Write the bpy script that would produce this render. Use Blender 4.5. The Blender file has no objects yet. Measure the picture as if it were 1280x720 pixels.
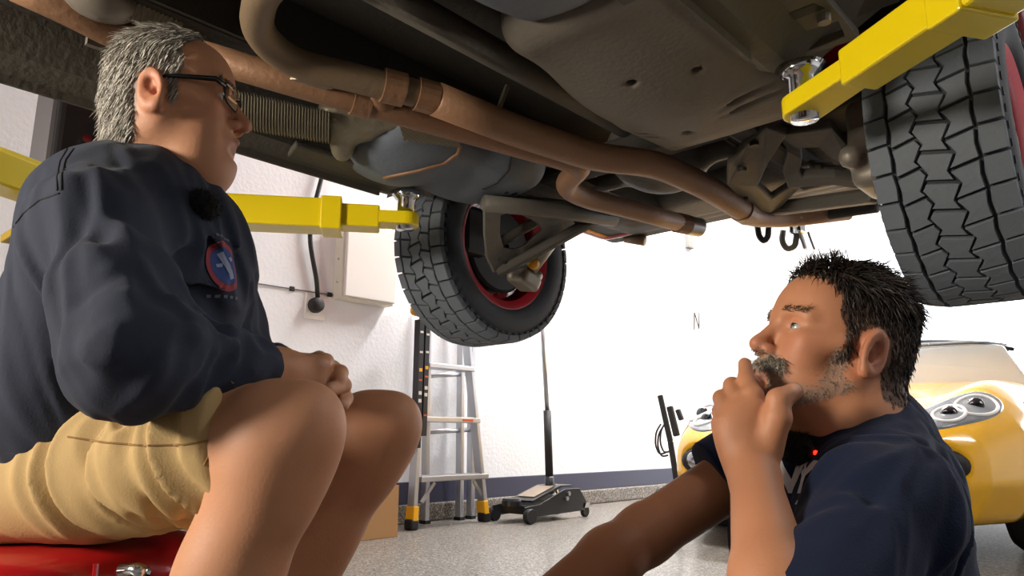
import bpy, bmesh, math, random
import numpy as np
from math import sin, cos, pi, atan, radians, sqrt, atan2
from mathutils import Vector, Matrix
from mathutils.bvhtree import BVHTree

# ------------------------------------------------------------------ camera
FPX = 914.0
PITCH = atan(190 / FPX)
YAW = atan(860 * cos(PITCH) / FPX)
EYE = 0.5
scene = bpy.context.scene
C = scene.collection
cam_data = bpy.data.cameras.new('camera')
cam_data.sensor_width = 36.0
cam_data.lens = FPX / 1280 * 36.0
cam_data.clip_start = 0.02
cam = bpy.data.objects.new('camera', cam_data)
C.objects.link(cam)
cam.location = (0, 0, EYE)
cam.rotation_euler = (pi / 2 + PITCH, 0, YAW)
scene.camera = cam

# ------------------------------------------------------------------ world, lights, exposure
world = bpy.data.worlds.new('world')
scene.world = world
world.use_nodes = True
wn = world.node_tree.nodes
wn['Background'].inputs['Color'].default_value = (0.93, 0.96, 1.0, 1)
wn['Background'].inputs['Strength'].default_value = 4.0
scene.view_settings.view_transform = 'Standard'
scene.view_settings.look = 'None'
scene.view_settings.exposure = 0.0
scene.view_settings.gamma = 1.0
scene.view_settings.use_curve_mapping = False
scene.cycles.max_bounces = 6
scene.cycles.diffuse_bounces = 4
scene.cycles.use_denoising = True
scene.cycles.sample_clamp_indirect = 8.0


def area_light(name, loc, target, w, h, power, color=(1, 1, 1), spread=pi):
    ld = bpy.data.lights.new(name, 'AREA')
    ld.shape = 'RECTANGLE'
    ld.size = w
    ld.size_y = h
    ld.energy = power
    ld.color = color
    ld.spread = spread
    o = bpy.data.objects.new(name, ld)
    C.objects.link(o)
    o.location = loc
    d = Vector(target) - Vector(loc)
    o.rotation_euler = d.to_track_quat('-Z', 'Y').to_euler()
    return o


# studio lamp standing behind the camera on its left, warm
area_light('studio_lamp', (-1.62, -1.48, 1.12), (-0.9, 0.6, 0.9), 0.45, 0.45, 76, (1.0, 0.89, 0.75))
# daylight comes from the sky through the open garage door at the far end (portal only guides sampling)
dp = area_light("door_portal", (-0.25, 8.45, 1.3), (-0.25, 0, 1.3), 5.5, 2.6, 1)
dp.data.cycles.is_portal = True
# added ceiling lights, no fixtures seen, mainly to brighten the white wall
for cx_, cy_, pw_ in ((-2.95, 4.0, 215), (-2.95, 6.4, 270), (-2.9, 1.0, 14), (1.6, 2.5, 60)):
    area_light('added_ceiling_light', (cx_, cy_, 3.5), (cx_ - 0.15, cy_, 0), 0.3, 2.2, pw_, (1.0, 0.98, 0.96))

# ------------------------------------------------------------------ pixel helpers (photo frame 1280x720)
_F = np.array([-sin(YAW), cos(YAW), 0.0])
_R = np.array([cos(YAW), sin(YAW), 0.0])
_Z = np.array([0, 0, 1.0])
_fw = _F * cos(PITCH) + _Z * sin(PITCH)
_up = -_F * sin(PITCH) + _Z * cos(PITCH)
_C = np.array([0, 0, EYE])


def ray(x, y): return _fw + _R * (x - 640) / FPX + _up * (360 - y) / FPX
def onz(x, y, z):
    r = ray(x, y); return _C + r * (z - EYE) / r[2]
def onx(x, y, X):
    r = ray(x, y); return _C + r * X / r[0]
def ony(x, y, Y):
    r = ray(x, y); return _C + r * Y / r[1]
def P(x, y, d):
    r = ray(x, y); return _C + r * d / (r @ _F)
def proj(q):
    v = np.asarray(q) - _C; t = v @ _fw
    return 640 + FPX * (v @ _R) / t, 360 - FPX * (v @ _up) / t


# ------------------------------------------------------------------ materials
def lin(c):
    if isinstance(c, str):
        c = [int(c[i:i + 2], 16) / 255 for i in (0, 2, 4)]
    return tuple(x / 12.92 if x <= 0.04045 else ((x + 0.055) / 1.055) ** 2.4 for x in c)


MATS = {}


def mat(name, col, rough=0.5, metal=0.0, var=0.15, vscale=8.0, bump=0.0, bscale=60.0, col2=None, spec=0.5,
        emit=None, estr=0.0, trans=0.0, attr=None, coat=0.0, alpha=1.0, detail=4.0, thr=None, bstretch=None, sheen=0.0, sss=0.0):
    if name in MATS:
        return MATS[name]
    m = bpy.data.materials.new(name)
    m.use_nodes = True
    nt = m.node_tree
    b = nt.nodes['Principled BSDF']
    c1 = lin(col)
    tc = nt.nodes.new('ShaderNodeTexCoord')
    if attr:
        at = nt.nodes.new('ShaderNodeAttribute'); at.attribute_name = attr
        csock = at.outputs['Color']
    if var > 0 or col2:
        nz = nt.nodes.new('ShaderNodeTexNoise')
        nz.inputs['Scale'].default_value = vscale
        nz.inputs['Detail'].default_value = detail
        nt.links.new(tc.outputs['Object'], nz.inputs['Vector'])
        rp = nt.nodes.new('ShaderNodeValToRGB')
        lo, hi = thr if thr else (0.3, 0.7)
        rp.color_ramp.elements[0].position = lo
        rp.color_ramp.elements[1].position = hi
        if attr:
            rp.color_ramp.elements[0].color = (1 - var, 1 - var, 1 - var, 1)
            rp.color_ramp.elements[1].color = (1 + var, 1 + var, 1 + var, 1)
            mx = nt.nodes.new('ShaderNodeMix'); mx.data_type = 'RGBA'; mx.blend_type = 'MULTIPLY'
            mx.inputs['Factor'].default_value = 1.0
            nt.links.new(csock, mx.inputs['A']); nt.links.new(rp.outputs['Color'], mx.inputs['B'])
            csock = mx.outputs['Result']
        else:
            ca = lin(col2) if col2 else tuple(x * (1 - var) for x in c1)
            cb = c1 if col2 else tuple(min(1, x * (1 + var)) for x in c1)
            rp.color_ramp.elements[0].color = (*ca, 1)
            rp.color_ramp.elements[1].color = (*cb, 1)
            csock = rp.outputs['Color']
        nt.links.new(csock, b.inputs['Base Color'])
    elif attr:
        nt.links.new(csock, b.inputs['Base Color'])
    else:
        b.inputs['Base Color'].default_value = (*c1, 1)
    b.inputs['Roughness'].default_value = rough
    b.inputs['Metallic'].default_value = metal
    b.inputs['Specular IOR Level'].default_value = spec
    b.inputs['Transmission Weight'].default_value = trans
    b.inputs['Coat Weight'].default_value = coat
    b.inputs['Coat Roughness'].default_value = 0.06
    b.inputs['Alpha'].default_value = alpha
    b.inputs['Sheen Weight'].default_value = sheen
    if sss:
        b.inputs['Subsurface Weight'].default_value = sss
        b.inputs['Subsurface Radius'].default_value = (0.012, 0.005, 0.003)
        b.inputs['Subsurface Scale'].default_value = 0.6
    if emit:
        b.inputs['Emission Color'].default_value = (*lin(emit), 1)
        b.inputs['Emission Strength'].default_value = estr
    if bump > 0:
        n2 = nt.nodes.new('ShaderNodeTexNoise')
        n2.inputs['Scale'].default_value = bscale
        n2.inputs['Detail'].default_value = 5
        if bstretch:
            mp = nt.nodes.new('ShaderNodeMapping'); mp.inputs['Scale'].default_value = bstretch
            nt.links.new(tc.outputs['Object'], mp.inputs['Vector'])
            nt.links.new(mp.outputs['Vector'], n2.inputs['Vector'])
        else:
            nt.links.new(tc.outputs['Object'], n2.inputs['Vector'])
        bp = nt.nodes.new('ShaderNodeBump')
        bp.inputs['Strength'].default_value = bump
        bp.inputs['Distance'].default_value = 0.01
        nt.links.new(n2.outputs['Fac'], bp.inputs['Height'])
        nt.links.new(bp.outputs['Normal'], b.inputs['Normal'])
    MATS[name] = m
    return m


def floor_material():
    m = bpy.data.materials.new('flake_epoxy')
    m.use_nodes = True
    nt = m.node_tree; b = nt.nodes['Principled BSDF']
    tc = nt.nodes.new('ShaderNodeTexCoord')
    vo = nt.nodes.new('ShaderNodeTexVoronoi'); vo.inputs['Scale'].default_value = 150
    nt.links.new(tc.outputs['Object'], vo.inputs['Vector'])
    rp = nt.nodes.new('ShaderNodeValToRGB')
    sp = nt.nodes.new('ShaderNodeSeparateColor')
    nt.links.new(vo.outputs['Color'], sp.inputs['Color'])
    nt.links.new(sp.outputs['Red'], rp.inputs['Fac'])
    cr = rp.color_ramp
    cr.interpolation = 'CONSTANT'
    cr.elements[0].position = 0.0; cr.elements[0].color = (*lin('3a3430'), 1)
    cr.elements[1].position = 0.14; cr.elements[1].color = (*lin('655e57'), 1)
    for pos, c in ((0.4, '7c756d'), (0.62, '53504c'), (0.74, '9d9890'), (0.88, '6f675d')):
        e = cr.elements.new(pos); e.color = (*lin(c), 1)
    nt.links.new(rp.outputs['Color'], b.inputs['Base Color'])
    b.inputs['Roughness'].default_value = 0.45
    b.inputs['Coat Weight'].default_value = 0.25
    b.inputs['Coat Roughness'].default_value = 0.15
    MATS['floor'] = m
    return m


# ------------------------------------------------------------------ objects
def tag(o, label=None, cat=None, group=None, kind=None):
    if label: o['label'] = label
    if cat: o['category'] = cat
    if group: o['group'] = group
    if kind: o['kind'] = kind
    return o


def thing(name, loc, label, cat, group=None):
    o = bpy.data.objects.new(name, None)
    o.empty_display_size = 0.1
    C.objects.link(o)
    o.location = Vector([float(x) for x in loc])
    return tag(o, label, cat, group)


def world_loc(o):
    l = Vector((0, 0, 0))
    while o is not None:
        l = l + o.location
        o = o.parent
    return l


def mesh_obj(name, verts, faces, material, parent=None, smooth=False, origin=None, bevel=0.0, subsurf=0, label=None):
    """verts in world coordinates; the object is put at origin (or at its parent)"""
    v = np.asarray(verts, dtype=np.float64)
    po = np.array(world_loc(parent)) if parent is not None else np.zeros(3)
    og = np.array(origin, dtype=float) if origin is not None else po
    me = bpy.data.meshes.new(name)
    me.from_pydata([tuple(x) for x in (v - og)], [], [tuple(int(i) for i in f) for f in faces])
    me.update()
    o = bpy.data.objects.new(name, me)
    if material is not None:
        me.materials.append(material)
    C.objects.link(o)
    if parent is not None:
        o.parent = parent
    o.location = Vector(og - po)
    if smooth:
        me.polygons.foreach_set('use_smooth', [True] * len(me.polygons))
    if bevel > 0:
        bv = o.modifiers.new('bevel', 'BEVEL'); bv.width = bevel; bv.segments = 2; bv.limit_method = 'ANGLE'
        bv.angle_limit = radians(35)
    if subsurf:
        s = o.modifiers.new('sub', 'SUBSURF'); s.levels = subsurf; s.render_levels = subsurf
    if label: o['label'] = label
    return o


def basis(z, x=None):
    z = np.asarray(z, float); z = z / np.linalg.norm(z)
    if x is None:
        x = np.array([1.0, 0, 0]) if abs(z[0]) < 0.8 else np.array([0, 1.0, 0])
    x = np.asarray(x, float); x = x - z * (x @ z); x = x / np.linalg.norm(x)
    y = np.cross(z, x)
    return x, y, z


def fillet(pts, rad, n=6):
    pts = [np.asarray(p, float) for p in pts]
    out = [pts[0]]
    for i in range(1, len(pts) - 1):
        a, b, c = pts[i - 1], pts[i], pts[i + 1]
        la, lc = np.linalg.norm(a - b), np.linalg.norm(c - b)
        r = min(rad, la * 0.48, lc * 0.48)
        p0, p1 = b + (a - b) / la * r, b + (c - b) / lc * r
        for k in range(n + 1):
            t = k / n
            out.append((1 - t) ** 2 * p0 + 2 * t * (1 - t) * b + t * t * p1)
    out.append(pts[-1])
    return out


class MB:
    def __init__(s):
        s.v = []; s.f = []

    def add(s, verts, faces):
        o = len(s.v)
        s.v += [np.asarray(p, float) for p in verts]
        s.f += [[i + o for i in f] for f in faces]
        return s

    def box(s, c, size, ax=None):
        c = np.asarray(c, float)
        x, y, z = ax if ax is not None else np.eye(3)
        hx, hy, hz = [q / 2 for q in size]
        vs = [c + x * hx * i + y * hy * j + z * hz * k for k in (-1, 1) for j in (-1, 1) for i in (-1, 1)]
        return s.add(vs, [(0, 2, 3, 1), (4, 5, 7, 6), (0, 1, 5, 4), (2, 6, 7, 3), (0, 4, 6, 2), (1, 3, 7, 5)])

    def box2(s, lo, hi):
        lo, hi = np.asarray(lo, float), np.asarray(hi, float)
        return s.box((lo + hi) / 2, np.abs(hi - lo))

    def bar(s, a, b, w, h, up=(0, 0, 1)):
        a, b = np.asarray(a, float), np.asarray(b, float)
        d = b - a; L = np.linalg.norm(d); d = d / L
        up = np.asarray(up, float); z = up - d * (up @ d); z /= np.linalg.norm(z)
        y = np.cross(z, d)
        return s.box((a + b) / 2, (L, w, h), (d, y, z))

    def tube(s, pts, r, seg=12, caps=True, squash=None):
        pts = [np.asarray(p, float) for p in pts]
        n = len(pts)
        rs = r if hasattr(r, '__len__') else [r] * n
        tang = []
        for i in range(n):
            t = pts[min(i + 1, n - 1)] - pts[max(i - 1, 0)]
            tang.append(t / (np.linalg.norm(t) + 1e-12))
        x, y, _ = basis(tang[0])
        vs = []
        for i in range(n):
            t = tang[i]
            x = x - t * (x @ t); x /= np.linalg.norm(x); y = np.cross(t, x)
            for k in range(seg):
                a = 2 * pi * k / seg
                vs.append(pts[i] + rs[i] * (cos(a) * x + sin(a) * y))
        fs = [(i * seg + k, i * seg + (k + 1) % seg, (i + 1) * seg + (k + 1) % seg, (i + 1) * seg + k)
              for i in range(n - 1) for k in range(seg)]
        if caps:
            fs.append(tuple(range(seg))[::-1]); fs.append(tuple((n - 1) * seg + k for k in range(seg)))
        return s.add(vs, fs)

    def cyl(s, a, b, r, seg=20, r2=None):
        return s.tube([a, b], [r, r if r2 is None else r2], seg)

    def lathe(s, prof, c, axis, seg=32, closed=False):
        """prof: (radius, height along axis)"""
        c = np.asarray(c, float); x, y, z = basis(axis)
        n = len(prof)
        vs = [c + z * h + r * (cos(2 * pi * k / seg) * x + sin(2 * pi * k / seg) * y) for (r, h) in prof for k in range(seg)]
        m = n if closed else n - 1
        fs = [(i * seg + k, i * seg + (k + 1) % seg, ((i + 1) % n) * seg + (k + 1) % seg, ((i + 1) % n) * seg + k)
              for i in range(m) for k in range(seg)]
        return s.add(vs, fs)

    def prism(s, poly, c, u, v, h):
        """poly in (u,v) plane through c, extruded by h along u x v"""
        c, u, v = np.asarray(c, float), np.asarray(u, float), np.asarray(v, float)
        w = np.cross(u, v); n = len(poly)
        vs = [c + u * a + v * b for a, b in poly] + [c + u * a + v * b + w * h for a, b in poly]
        fs = [tuple(range(n))[::-1], tuple(range(n, 2 * n))] + [(i, (i + 1) % n, n + (i + 1) % n, n + i) for i in range(n)]
        return s.add(vs, fs)

    def sphere(s, c, r, seg=14, rings=8, ax=None):
        c = np.asarray(c, float); rr = np.array([r] * 3 if not hasattr(r, '__len__') else r, float)
        A = np.array(ax) if ax is not None else np.eye(3)
        vs = []
        for i in range(rings + 1):
            th = pi * i / rings
            for k in range(seg):
                a = 2 * pi * k / seg
                q = np.array([sin(th) * cos(a), sin(th) * sin(a), cos(th)]) * rr
                vs.append(c + q @ A)
        fs = [(i * seg + k, (i + 1) * seg + k, (i + 1) * seg + (k + 1) % seg, i * seg + (k + 1) % seg) for i in range(rings) for k in range(seg)]
        return s.add(vs, fs)

    def build(s, name, material, parent=None, smooth=False, **kw):
        used = sorted({i for f in s.f for i in f}); mp = {u: k for k, u in enumerate(used)}
        if len(used) < len(s.v):
            s.v = [s.v[u] for u in used]; s.f = [[mp[i] for i in f] for f in s.f]
        return mesh_obj(name, s.v, s.f, material, parent, smooth, **kw)


def smooth_by_angle(o, deg=40):
    me = o.data
    me.polygons.foreach_set('use_smooth', [True] * len(me.polygons))
    bm = bmesh.new(); bm.from_mesh(me)
    bmesh.ops.recalc_face_normals(bm, faces=bm.faces)
    for e in bm.edges:
        if len(e.link_faces) == 2 and e.calc_face_angle(0) > radians(deg):
            e.smooth = False
    bm.to_mesh(me); bm.free()
    return o


# ------------------------------------------------------------------ implicit surfaces (numpy) and a sparse surface-nets mesher
def noise3(p, s, seed=0):
    """cheap smooth pseudo noise, about -1..1"""
    rng = np.random.RandomState(seed)
    out = np.zeros(len(p), np.float32)
    for o in range(5):
        k = rng.normal(size=(3,)).astype(np.float32); k /= np.linalg.norm(k)
        k2 = rng.normal(size=(3,)).astype(np.float32); k2 /= np.linalg.norm(k2)
        f = s * (0.7 + 0.25 * o)
        out += np.sin(p @ k * f + 1.7 * np.sin(p @ k2 * f * 0.8 + o)).astype(np.float32)
    return out / 3.0


class Ell:
    def __init__(s, c, r, M=None):
        s.c = np.asarray(c, np.float32); s.r = np.asarray(r, np.float32) * np.ones(3, np.float32)
        s.M = np.asarray(M, np.float32) if M is not None else None; s.b = float(s.r.max())

    def ev(s, p):
        q = p - s.c
        if s.M is not None: q = q @ s.M
        k0 = np.sqrt(np.einsum('ij,ij->i', q / s.r, q / s.r)) + 1e-6
        g = q / (s.r * s.r)
        k1 = np.sqrt(np.einsum('ij,ij->i', g, g)) + 1e-6
        return k0 * (k0 - 1) / k1


class Cap:
    def __init__(s, a, b, ra, rb=None):
        s.a = np.asarray(a, np.float32); s.d = np.asarray(b, np.float32) - s.a
        s.ra = ra; s.rb = ra if rb is None else rb
        s.c = s.a + s.d / 2; s.b = float(np.linalg.norm(s.d) / 2 + max(s.ra, s.rb)); s.dd = float(s.d @ s.d) + 1e-9

    def ev(s, p):
        q = p - s.a
        t = np.clip(q @ s.d / s.dd, 0, 1)
        q = q - t[:, None] * s.d
        return np.sqrt(np.einsum('ij,ij->i', q, q)) - (s.ra + (s.rb - s.ra) * t)


class RBox:
    def __init__(s, c, h, rad, M=None):
        s.c = np.asarray(c, np.float32); s.h = np.asarray(h, np.float32) - rad; s.rad = rad
        s.M = np.asarray(M, np.float32) if M is not None else None
        s.b = float(np.linalg.norm(h))

    def ev(s, p):
        q = p - s.c
        if s.M is not None: q = q @ s.M
        q = np.abs(q) - s.h
        o = np.maximum(q, 0)
        return np.sqrt(np.einsum('ij,ij->i', o, o)) + np.minimum(q.max(1), 0) - s.rad


class Tor:
    def __init__(s, c, R, r, M, sx=1.0):
        s.c = np.asarray(c, np.float32); s.R = R; s.r = r; s.M = np.asarray(M, np.float32); s.b = R * max(1, 1 / sx) + r; s.sx = sx

    def ev(s, p):
        q = (p - s.c) @ s.M
        a = np.sqrt((q[:, 0] * s.sx) ** 2 + q[:, 1] ** 2) - s.R
        return np.sqrt(a * a + q[:, 2] ** 2) - s.r


class Half:
    """half space kept where (p-c).n < 0"""
    def __init__(s, c, n):
        s.c = np.asarray(c, np.float32); n = np.asarray(n, np.float32); s.n = n / np.linalg.norm(n); s.b = 99

    def ev(s, p): return (p - s.c) @ s.n


class Fn:
    def __init__(s, f, c=(0, 0, 0), b=99):
        s.f = f; s.c = np.asarray(c, np.float32); s.b = b

    def ev(s, p): return s.f(p)


class SDF:
    def __init__(s): s.ops = []
    def u(s, prim, k=0.01): s.ops.append(('u', prim, k)); return s
    def s_(s, prim, k=0.005): s.ops.append(('s', prim, k)); return s
    def i(s, prim, k=0.005): s.ops.append(('i', prim, k)); return s
    def disp(s, f): s.ops.append(('d', f, 0)); return s

    def ev(s, p, cc=None, cr=0):
        d = np.full(len(p), 0.25, np.float32)
        for op, prim, k in s.ops:
            if op == 'd':
                if cc is not None and hasattr(prim, 'rad') and np.linalg.norm(prim.c - cc) - cr > 2.2 * prim.rad: continue
                d = d + prim(p); continue
            if cc is not None and op in 'us':
                lb = np.linalg.norm(prim.c - cc) - prim.b - cr
                if lb > k + 0.03: continue
            e = prim.ev(p)
            if op == 'u':
                h = np.maximum(k - np.abs(d - e), 0) / k
                d = np.minimum(d, e) - h * h * k * 0.25
            else:
                e = -e if op == 's' else e
                h = np.maximum(k - np.abs(d - e), 0) / k
                d = np.maximum(d, e) + h * h * k * 0.25
        return d


def surface_nets(sdf, lo, hi, vox):
    B = 8
    lo = np.asarray(lo, float); hi = np.asarray(hi, float)
    nb = np.ceil((hi - lo) / (vox * B)).astype(int) + 1
    I = np.stack(np.meshgrid(*[np.arange(n) for n in nb], indexing='ij'), -1).reshape(-1, 3)
    cen = lo + (I + 0.5) * vox * B
    half = vox * B * 0.5 * 1.7321
    dc = np.concatenate([sdf.ev(c.astype(np.float32)) for c in np.array_split(cen, max(1, len(cen) // 60000))])
    keep = I[np.abs(dc) < half * 1.25 + 0.004]
    sb = keep // 4
    keep = keep[np.lexsort((sb[:, 2], sb[:, 1], sb[:, 0]))]
    g = np.stack(np.meshgrid(*[np.arange(B + 1)] * 3, indexing='ij'), -1).reshape(-1, 3)
    vals = []
    CH = 48
    for a in range(0, len(keep), CH):
        kb = keep[a:a + CH]
        pts = (lo + (kb[:, None, :] * B + g[None]) * vox).reshape(-1, 3)
        mn, mx = pts.min(0), pts.max(0)
        vals.append(sdf.ev(pts.astype(np.float32), (mn + mx) / 2, np.linalg.norm(mx - mn) / 2).reshape(len(kb), B + 1, B + 1, B + 1))
    V = np.concatenate(vals)
    corners = [(i, j, k) for i in (0, 1) for j in (0, 1) for k in (0, 1)]
    cv = np.stack([V[:, i:i + B, j:j + B, k:k + B] for i, j, k in corners], -1)
    neg = cv < 0
    act = neg.any(-1) & ~neg.all(-1)
    bi, ci, cj, ck = np.nonzero(act)
    c8 = cv[bi, ci, cj, ck]
    cell = keep[bi] * B + np.stack([ci, cj, ck], -1)
    acc = np.zeros((len(c8), 3)); cnt = np.zeros(len(c8))
    for a in range(8):
        for b in range(a + 1, 8):
            ca, cb = np.array(corners[a]), np.array(corners[b])
            if np.abs(ca - cb).sum() != 1: continue
            x = (c8[:, a] < 0) != (c8[:, b] < 0)
            t = c8[:, a] / (c8[:, a] - c8[:, b] + 1e-20)
            pt = ca + t[:, None] * (cb - ca)
            acc[x] += pt[x]; cnt[x] += 1
    verts = lo + (cell + acc / cnt[:, None]) * vox
    D = (nb * B + 2).astype(np.int64)
    key = (cell[:, 0] * D[1] + cell[:, 1]) * D[2] + cell[:, 2]
    order = np.argsort(key); ks = key[order]

    def look(c):
        kk = (c[:, 0] * D[1] + c[:, 1]) * D[2] + c[:, 2]
        pos = np.clip(np.searchsorted(ks, kk), 0, len(ks) - 1)
        return np.where(ks[pos] == kk, order[pos], -1)
    faces = []
    for ax in range(3):
        other = 4 >> ax
        x = (c8[:, 0] < 0) != (c8[:, other] < 0)
        cc = cell[x]; flip = c8[x, 0] < 0
        e1 = np.zeros(3, int); e2 = np.zeros(3, int)
        e1[(ax + 1) % 3] = 1; e2[(ax + 2) % 3] = 1
        q = np.stack([look(cc), look(cc - e1), look(cc - e1 - e2), look(cc - e2)], -1)
        ok = (q >= 0).all(-1)
        q = q[ok]; fl = flip[ok]
        q[~fl] = q[~fl][:, ::-1]
        faces.append(q)
    return verts, np.concatenate(faces)


def sdf_obj(name, sdf, lo, hi, vox, material, parent=None, color=None, label=None):
    v, f = surface_nets(sdf, lo, hi, vox)
    po = np.array(world_loc(parent)) if parent is not None else np.zeros(3)
    me = bpy.data.meshes.new(name)
    n = len(v); m = len(f)
    me.vertices.add(n); me.vertices.foreach_set('co', (v - po).astype(np.float32).ravel())
    me.loops.add(m * 4); me.loops.foreach_set('vertex_index', f.astype(np.int32).ravel())
    me.polygons.add(m); me.polygons.foreach_set('loop_start', np.arange(0, m * 4, 4, dtype=np.int32))
    me.polygons.foreach_set('use_smooth', np.ones(m, bool))
    me.update(calc_edges=True); me.validate()
    if material: me.materials.append(material)
    o = bpy.data.objects.new(name, me)
    C.objects.link(o)
    if parent is not None: o.parent = parent
    if color is not None:
        col = color(v)
        at = me.color_attributes.new('Col', 'FLOAT_COLOR', 'POINT')
        at.data.foreach_set('color', np.concatenate([col, np.ones((n, 1))], 1).astype(np.float32).ravel())
    if label: o['label'] = label
    return o, v, f
# ================================================================== room
M_wall = mat('white_plaster', 'e9ebef', 0.75, var=0.03, vscale=3, bump=0.25, bscale=45)
M_ceil = mat('ceiling_paint', 'e6e4e0', 0.8, var=0.03, bump=0.1)
M_base = mat('baseboard_vinyl', '353850', 0.45, var=0.1)
M_floor = floor_material()
WX = -3.65


def struct(name, mb, m, **kw):
    return tag(mb.build(name, m, **kw), kind='structure')


struct('floor', MB().box2((WX - 0.2, -4.2, -0.1), (4.2, 8.6, 0)), M_floor)
struct('wall_left', MB().box2((WX - 0.2, -4.2, 0), (WX, 8.6, 3.7)), M_wall)
struct('wall_right', MB().box2((4.0, -4.2, 0), (4.2, 8.6, 3.7)), M_wall)
struct('wall_back', MB().box2((WX, -4.2, 0), (4.0, -4.0, 3.7)), M_wall)
struct('wall_far', MB().box2((WX, 8.4, 0), (-3.0, 8.6, 3.7)).box2((2.5, 8.4, 0), (4.0, 8.6, 3.7)).box2((-3.0, 8.4, 2.6), (2.5, 8.6, 3.7)), M_wall)
struct('ceiling', MB().box2((WX - 0.2, -4.2, 3.7), (4.2, 8.6, 3.8)), M_ceil)
struct('ground_outside', MB().box2((-12, 8.6, -0.14), (12, 30, -0.02)), mat('driveway_concrete', 'c9c5be', 0.85, var=0.1, vscale=2))
# flake-coated kerb under the baseboard, then the dark baseboard on it
struct('trim_1', MB().box2((WX, -4.0, 0), (WX + 0.035, 8.4, 0.112)), M_floor, bevel=0.012)
struct('baseboard_left', MB().box2((WX, -4.0, 0.112), (WX + 0.016, 8.4, 0.245)), M_base, bevel=0.004)

# ================================================================== wall fittings
M_white = mat('white_plastic', 'e9e6e1', 0.4, var=0.02)
M_cream = mat('cream_enamel', 'e4ded0', 0.45, var=0.03)
M_black = mat('black_rubber', '0d0d10', 0.55, var=0.1)
M_steel = mat('brushed_steel', 'b9bcc0', 0.32, metal=1.0, var=0.08)
M_chrome = mat('chrome', 'd5d8dc', 0.12, metal=1.0, var=0.0)

oc = onx(393, 384, WX)
out = thing('wall_outlet', (WX, oc[1], oc[2] - 0.075), 'white square wall outlet with a black plug pushed in', 'outlet')
MB().box2((WX, oc[1] - 0.065, oc[2] - 0.075), (WX + 0.012, oc[1] + 0.065, oc[2] + 0.075)).build('cover_plate', M_white, out, bevel=0.004)
MB().box2((WX + 0.012, oc[1] - 0.04, oc[2] - 0.05), (WX + 0.016, oc[1] + 0.04, oc[2] + 0.05)).build('socket', M_white, out, bevel=0.002)
pc = onx(397, 381, WX + 0.05)
plug = thing('power_cord', (WX + 0.016, pc[1], pc[2]), 'thick black power cord hanging down the wall to the outlet', 'cord')
mb = MB().lathe([(0.0, 0.0), (0.044, 0.0), (0.046, 0.02), (0.04, 0.045), (0.024, 0.055), (0.0, 0.055)], (WX + 0.016, pc[1], pc[2]), (1, 0, 0), 20)
smooth_by_angle(mb.build('plug', M_black, plug))
cord = [onx(x, y, WX + 0.035) for x, y in ((397, 372), (396, 350), (391, 325), (387, 300), (389, 275), (396, 245), (404, 215), (412, 180))]
cord = fillet(cord, 0.08, 5)
MB().tube(cord, 0.0135, 10).build('cable', M_black, plug, smooth=True)

e0 = onx(433, 288, WX + 0.11); e1 = onx(495, 382, WX + 0.11)
y0, y1 = e0[1], e1[1]
zt, zb = 1.80, onx(433, 372, WX + 0.11)[2]
ep = thing('electrical_panel', (WX, (y0 + y1) / 2, zb), 'shallow white metal electrical cabinet mounted on the wall', 'cabinet')
MB().box2((WX, y0, zb), (WX + 0.085, y1, zt)).build('body', M_cream, ep, bevel=0.004)
MB().box2((WX + 0.085, y0 + 0.012, zb + 0.012), (WX + 0.11, y1 - 0.004, zt - 0.012)).build('door', M_white, ep, bevel=0.006)
for q in (0.1, 0.24, 0.4):
    MB().cyl((WX + 0.045, y0 - 0.004, zb + q), (WX + 0.045, y0 + 0.002, zb + q), 0.008, 10).build('screw', M_steel, ep)
wl = [onx(x, y, WX + 0.006) for x, y in ((250, 343), (313, 353), (420, 369.5))]
wc = thing('wall_cable', wl[1], 'thin grey cable clipped along the white wall', 'cable')
MB().tube(wl, 0.004, 8).build('cable_run', mat('grey_cable', '77767a', 0.5, var=0.05), wc)
for x, y in ((365, 361), (412, 368.3)):
    q = onx(x, y, WX + 0.006)
    MB().box(q, (0.016, 0.028, 0.026)).build('clip', M_black, wc, bevel=0.003)
jb = onx(859, 303, WX)
b = MB().box2((WX, jb[1] - 0.055, jb[2] - 0.07), (WX + 0.05, jb[1] + 0.055, jb[2] + 0.07))
tag(b.build('junction_box', mat('grey_box', '6d6c68', 0.5), bevel=0.006), 'small grey box high on the white wall', 'box')
hk = [onx(x, y, WX + 0.012) for x, y in ((868, 412), (868, 390), (874, 411), (874, 391))]
tag(MB().tube(fillet(hk, 0.01, 3), 0.006, 8).build('wall_hook', mat('hook_wire', '4d463f', 0.5)), 'small bent wire hook on the white wall', 'hook')

# ================================================================== step ladder
M_alu = mat('aluminium', 'c4c6cb', 0.36, metal=0.85, var=0.06, vscale=20)
M_yel_pl = mat('yellow_plastic', 'e8ab12', 0.45, var=0.05)
M_labelblk = mat('black_label', '17161a', 0.4, var=0.1)
M_orange = mat('orange_print', 'd4562a', 0.5, var=0.05)
M_lw = mat('white_print', 'd9d6d0', 0.5, var=0.02)
lad = thing('step_ladder', (-3.42, 3.1, 0), 'aluminium folding step ladder with yellow feet by the white wall', 'ladder')
XF, XB = -3.36, -3.55


def LF(x, y): return onx(x, y, XF)
def LB(x, y): return onx(x, y, XB)


def on_floor_x(x, X):
    lo, hi = 500.0, 800.0
    for _ in range(40):
        m_ = (lo + hi) / 2
        if onx(x, m_, X)[2] > 0: lo = m_
        else: hi = m_
    return onx(x, m_, X)


fl0 = on_floor_x(514, XF); fr0 = on_floor_x(605, XF)
lt, rt = LF(538, 392), LF(588, 392)
lt[0] -= 0.06; rt[0] -= 0.06


def rail_bar(name, a, b, w=0.028, h=0.062):
    return MB().bar(a, b, h, w, (0, 1, 0)).build(name, M_alu, lad, bevel=0.004)


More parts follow.
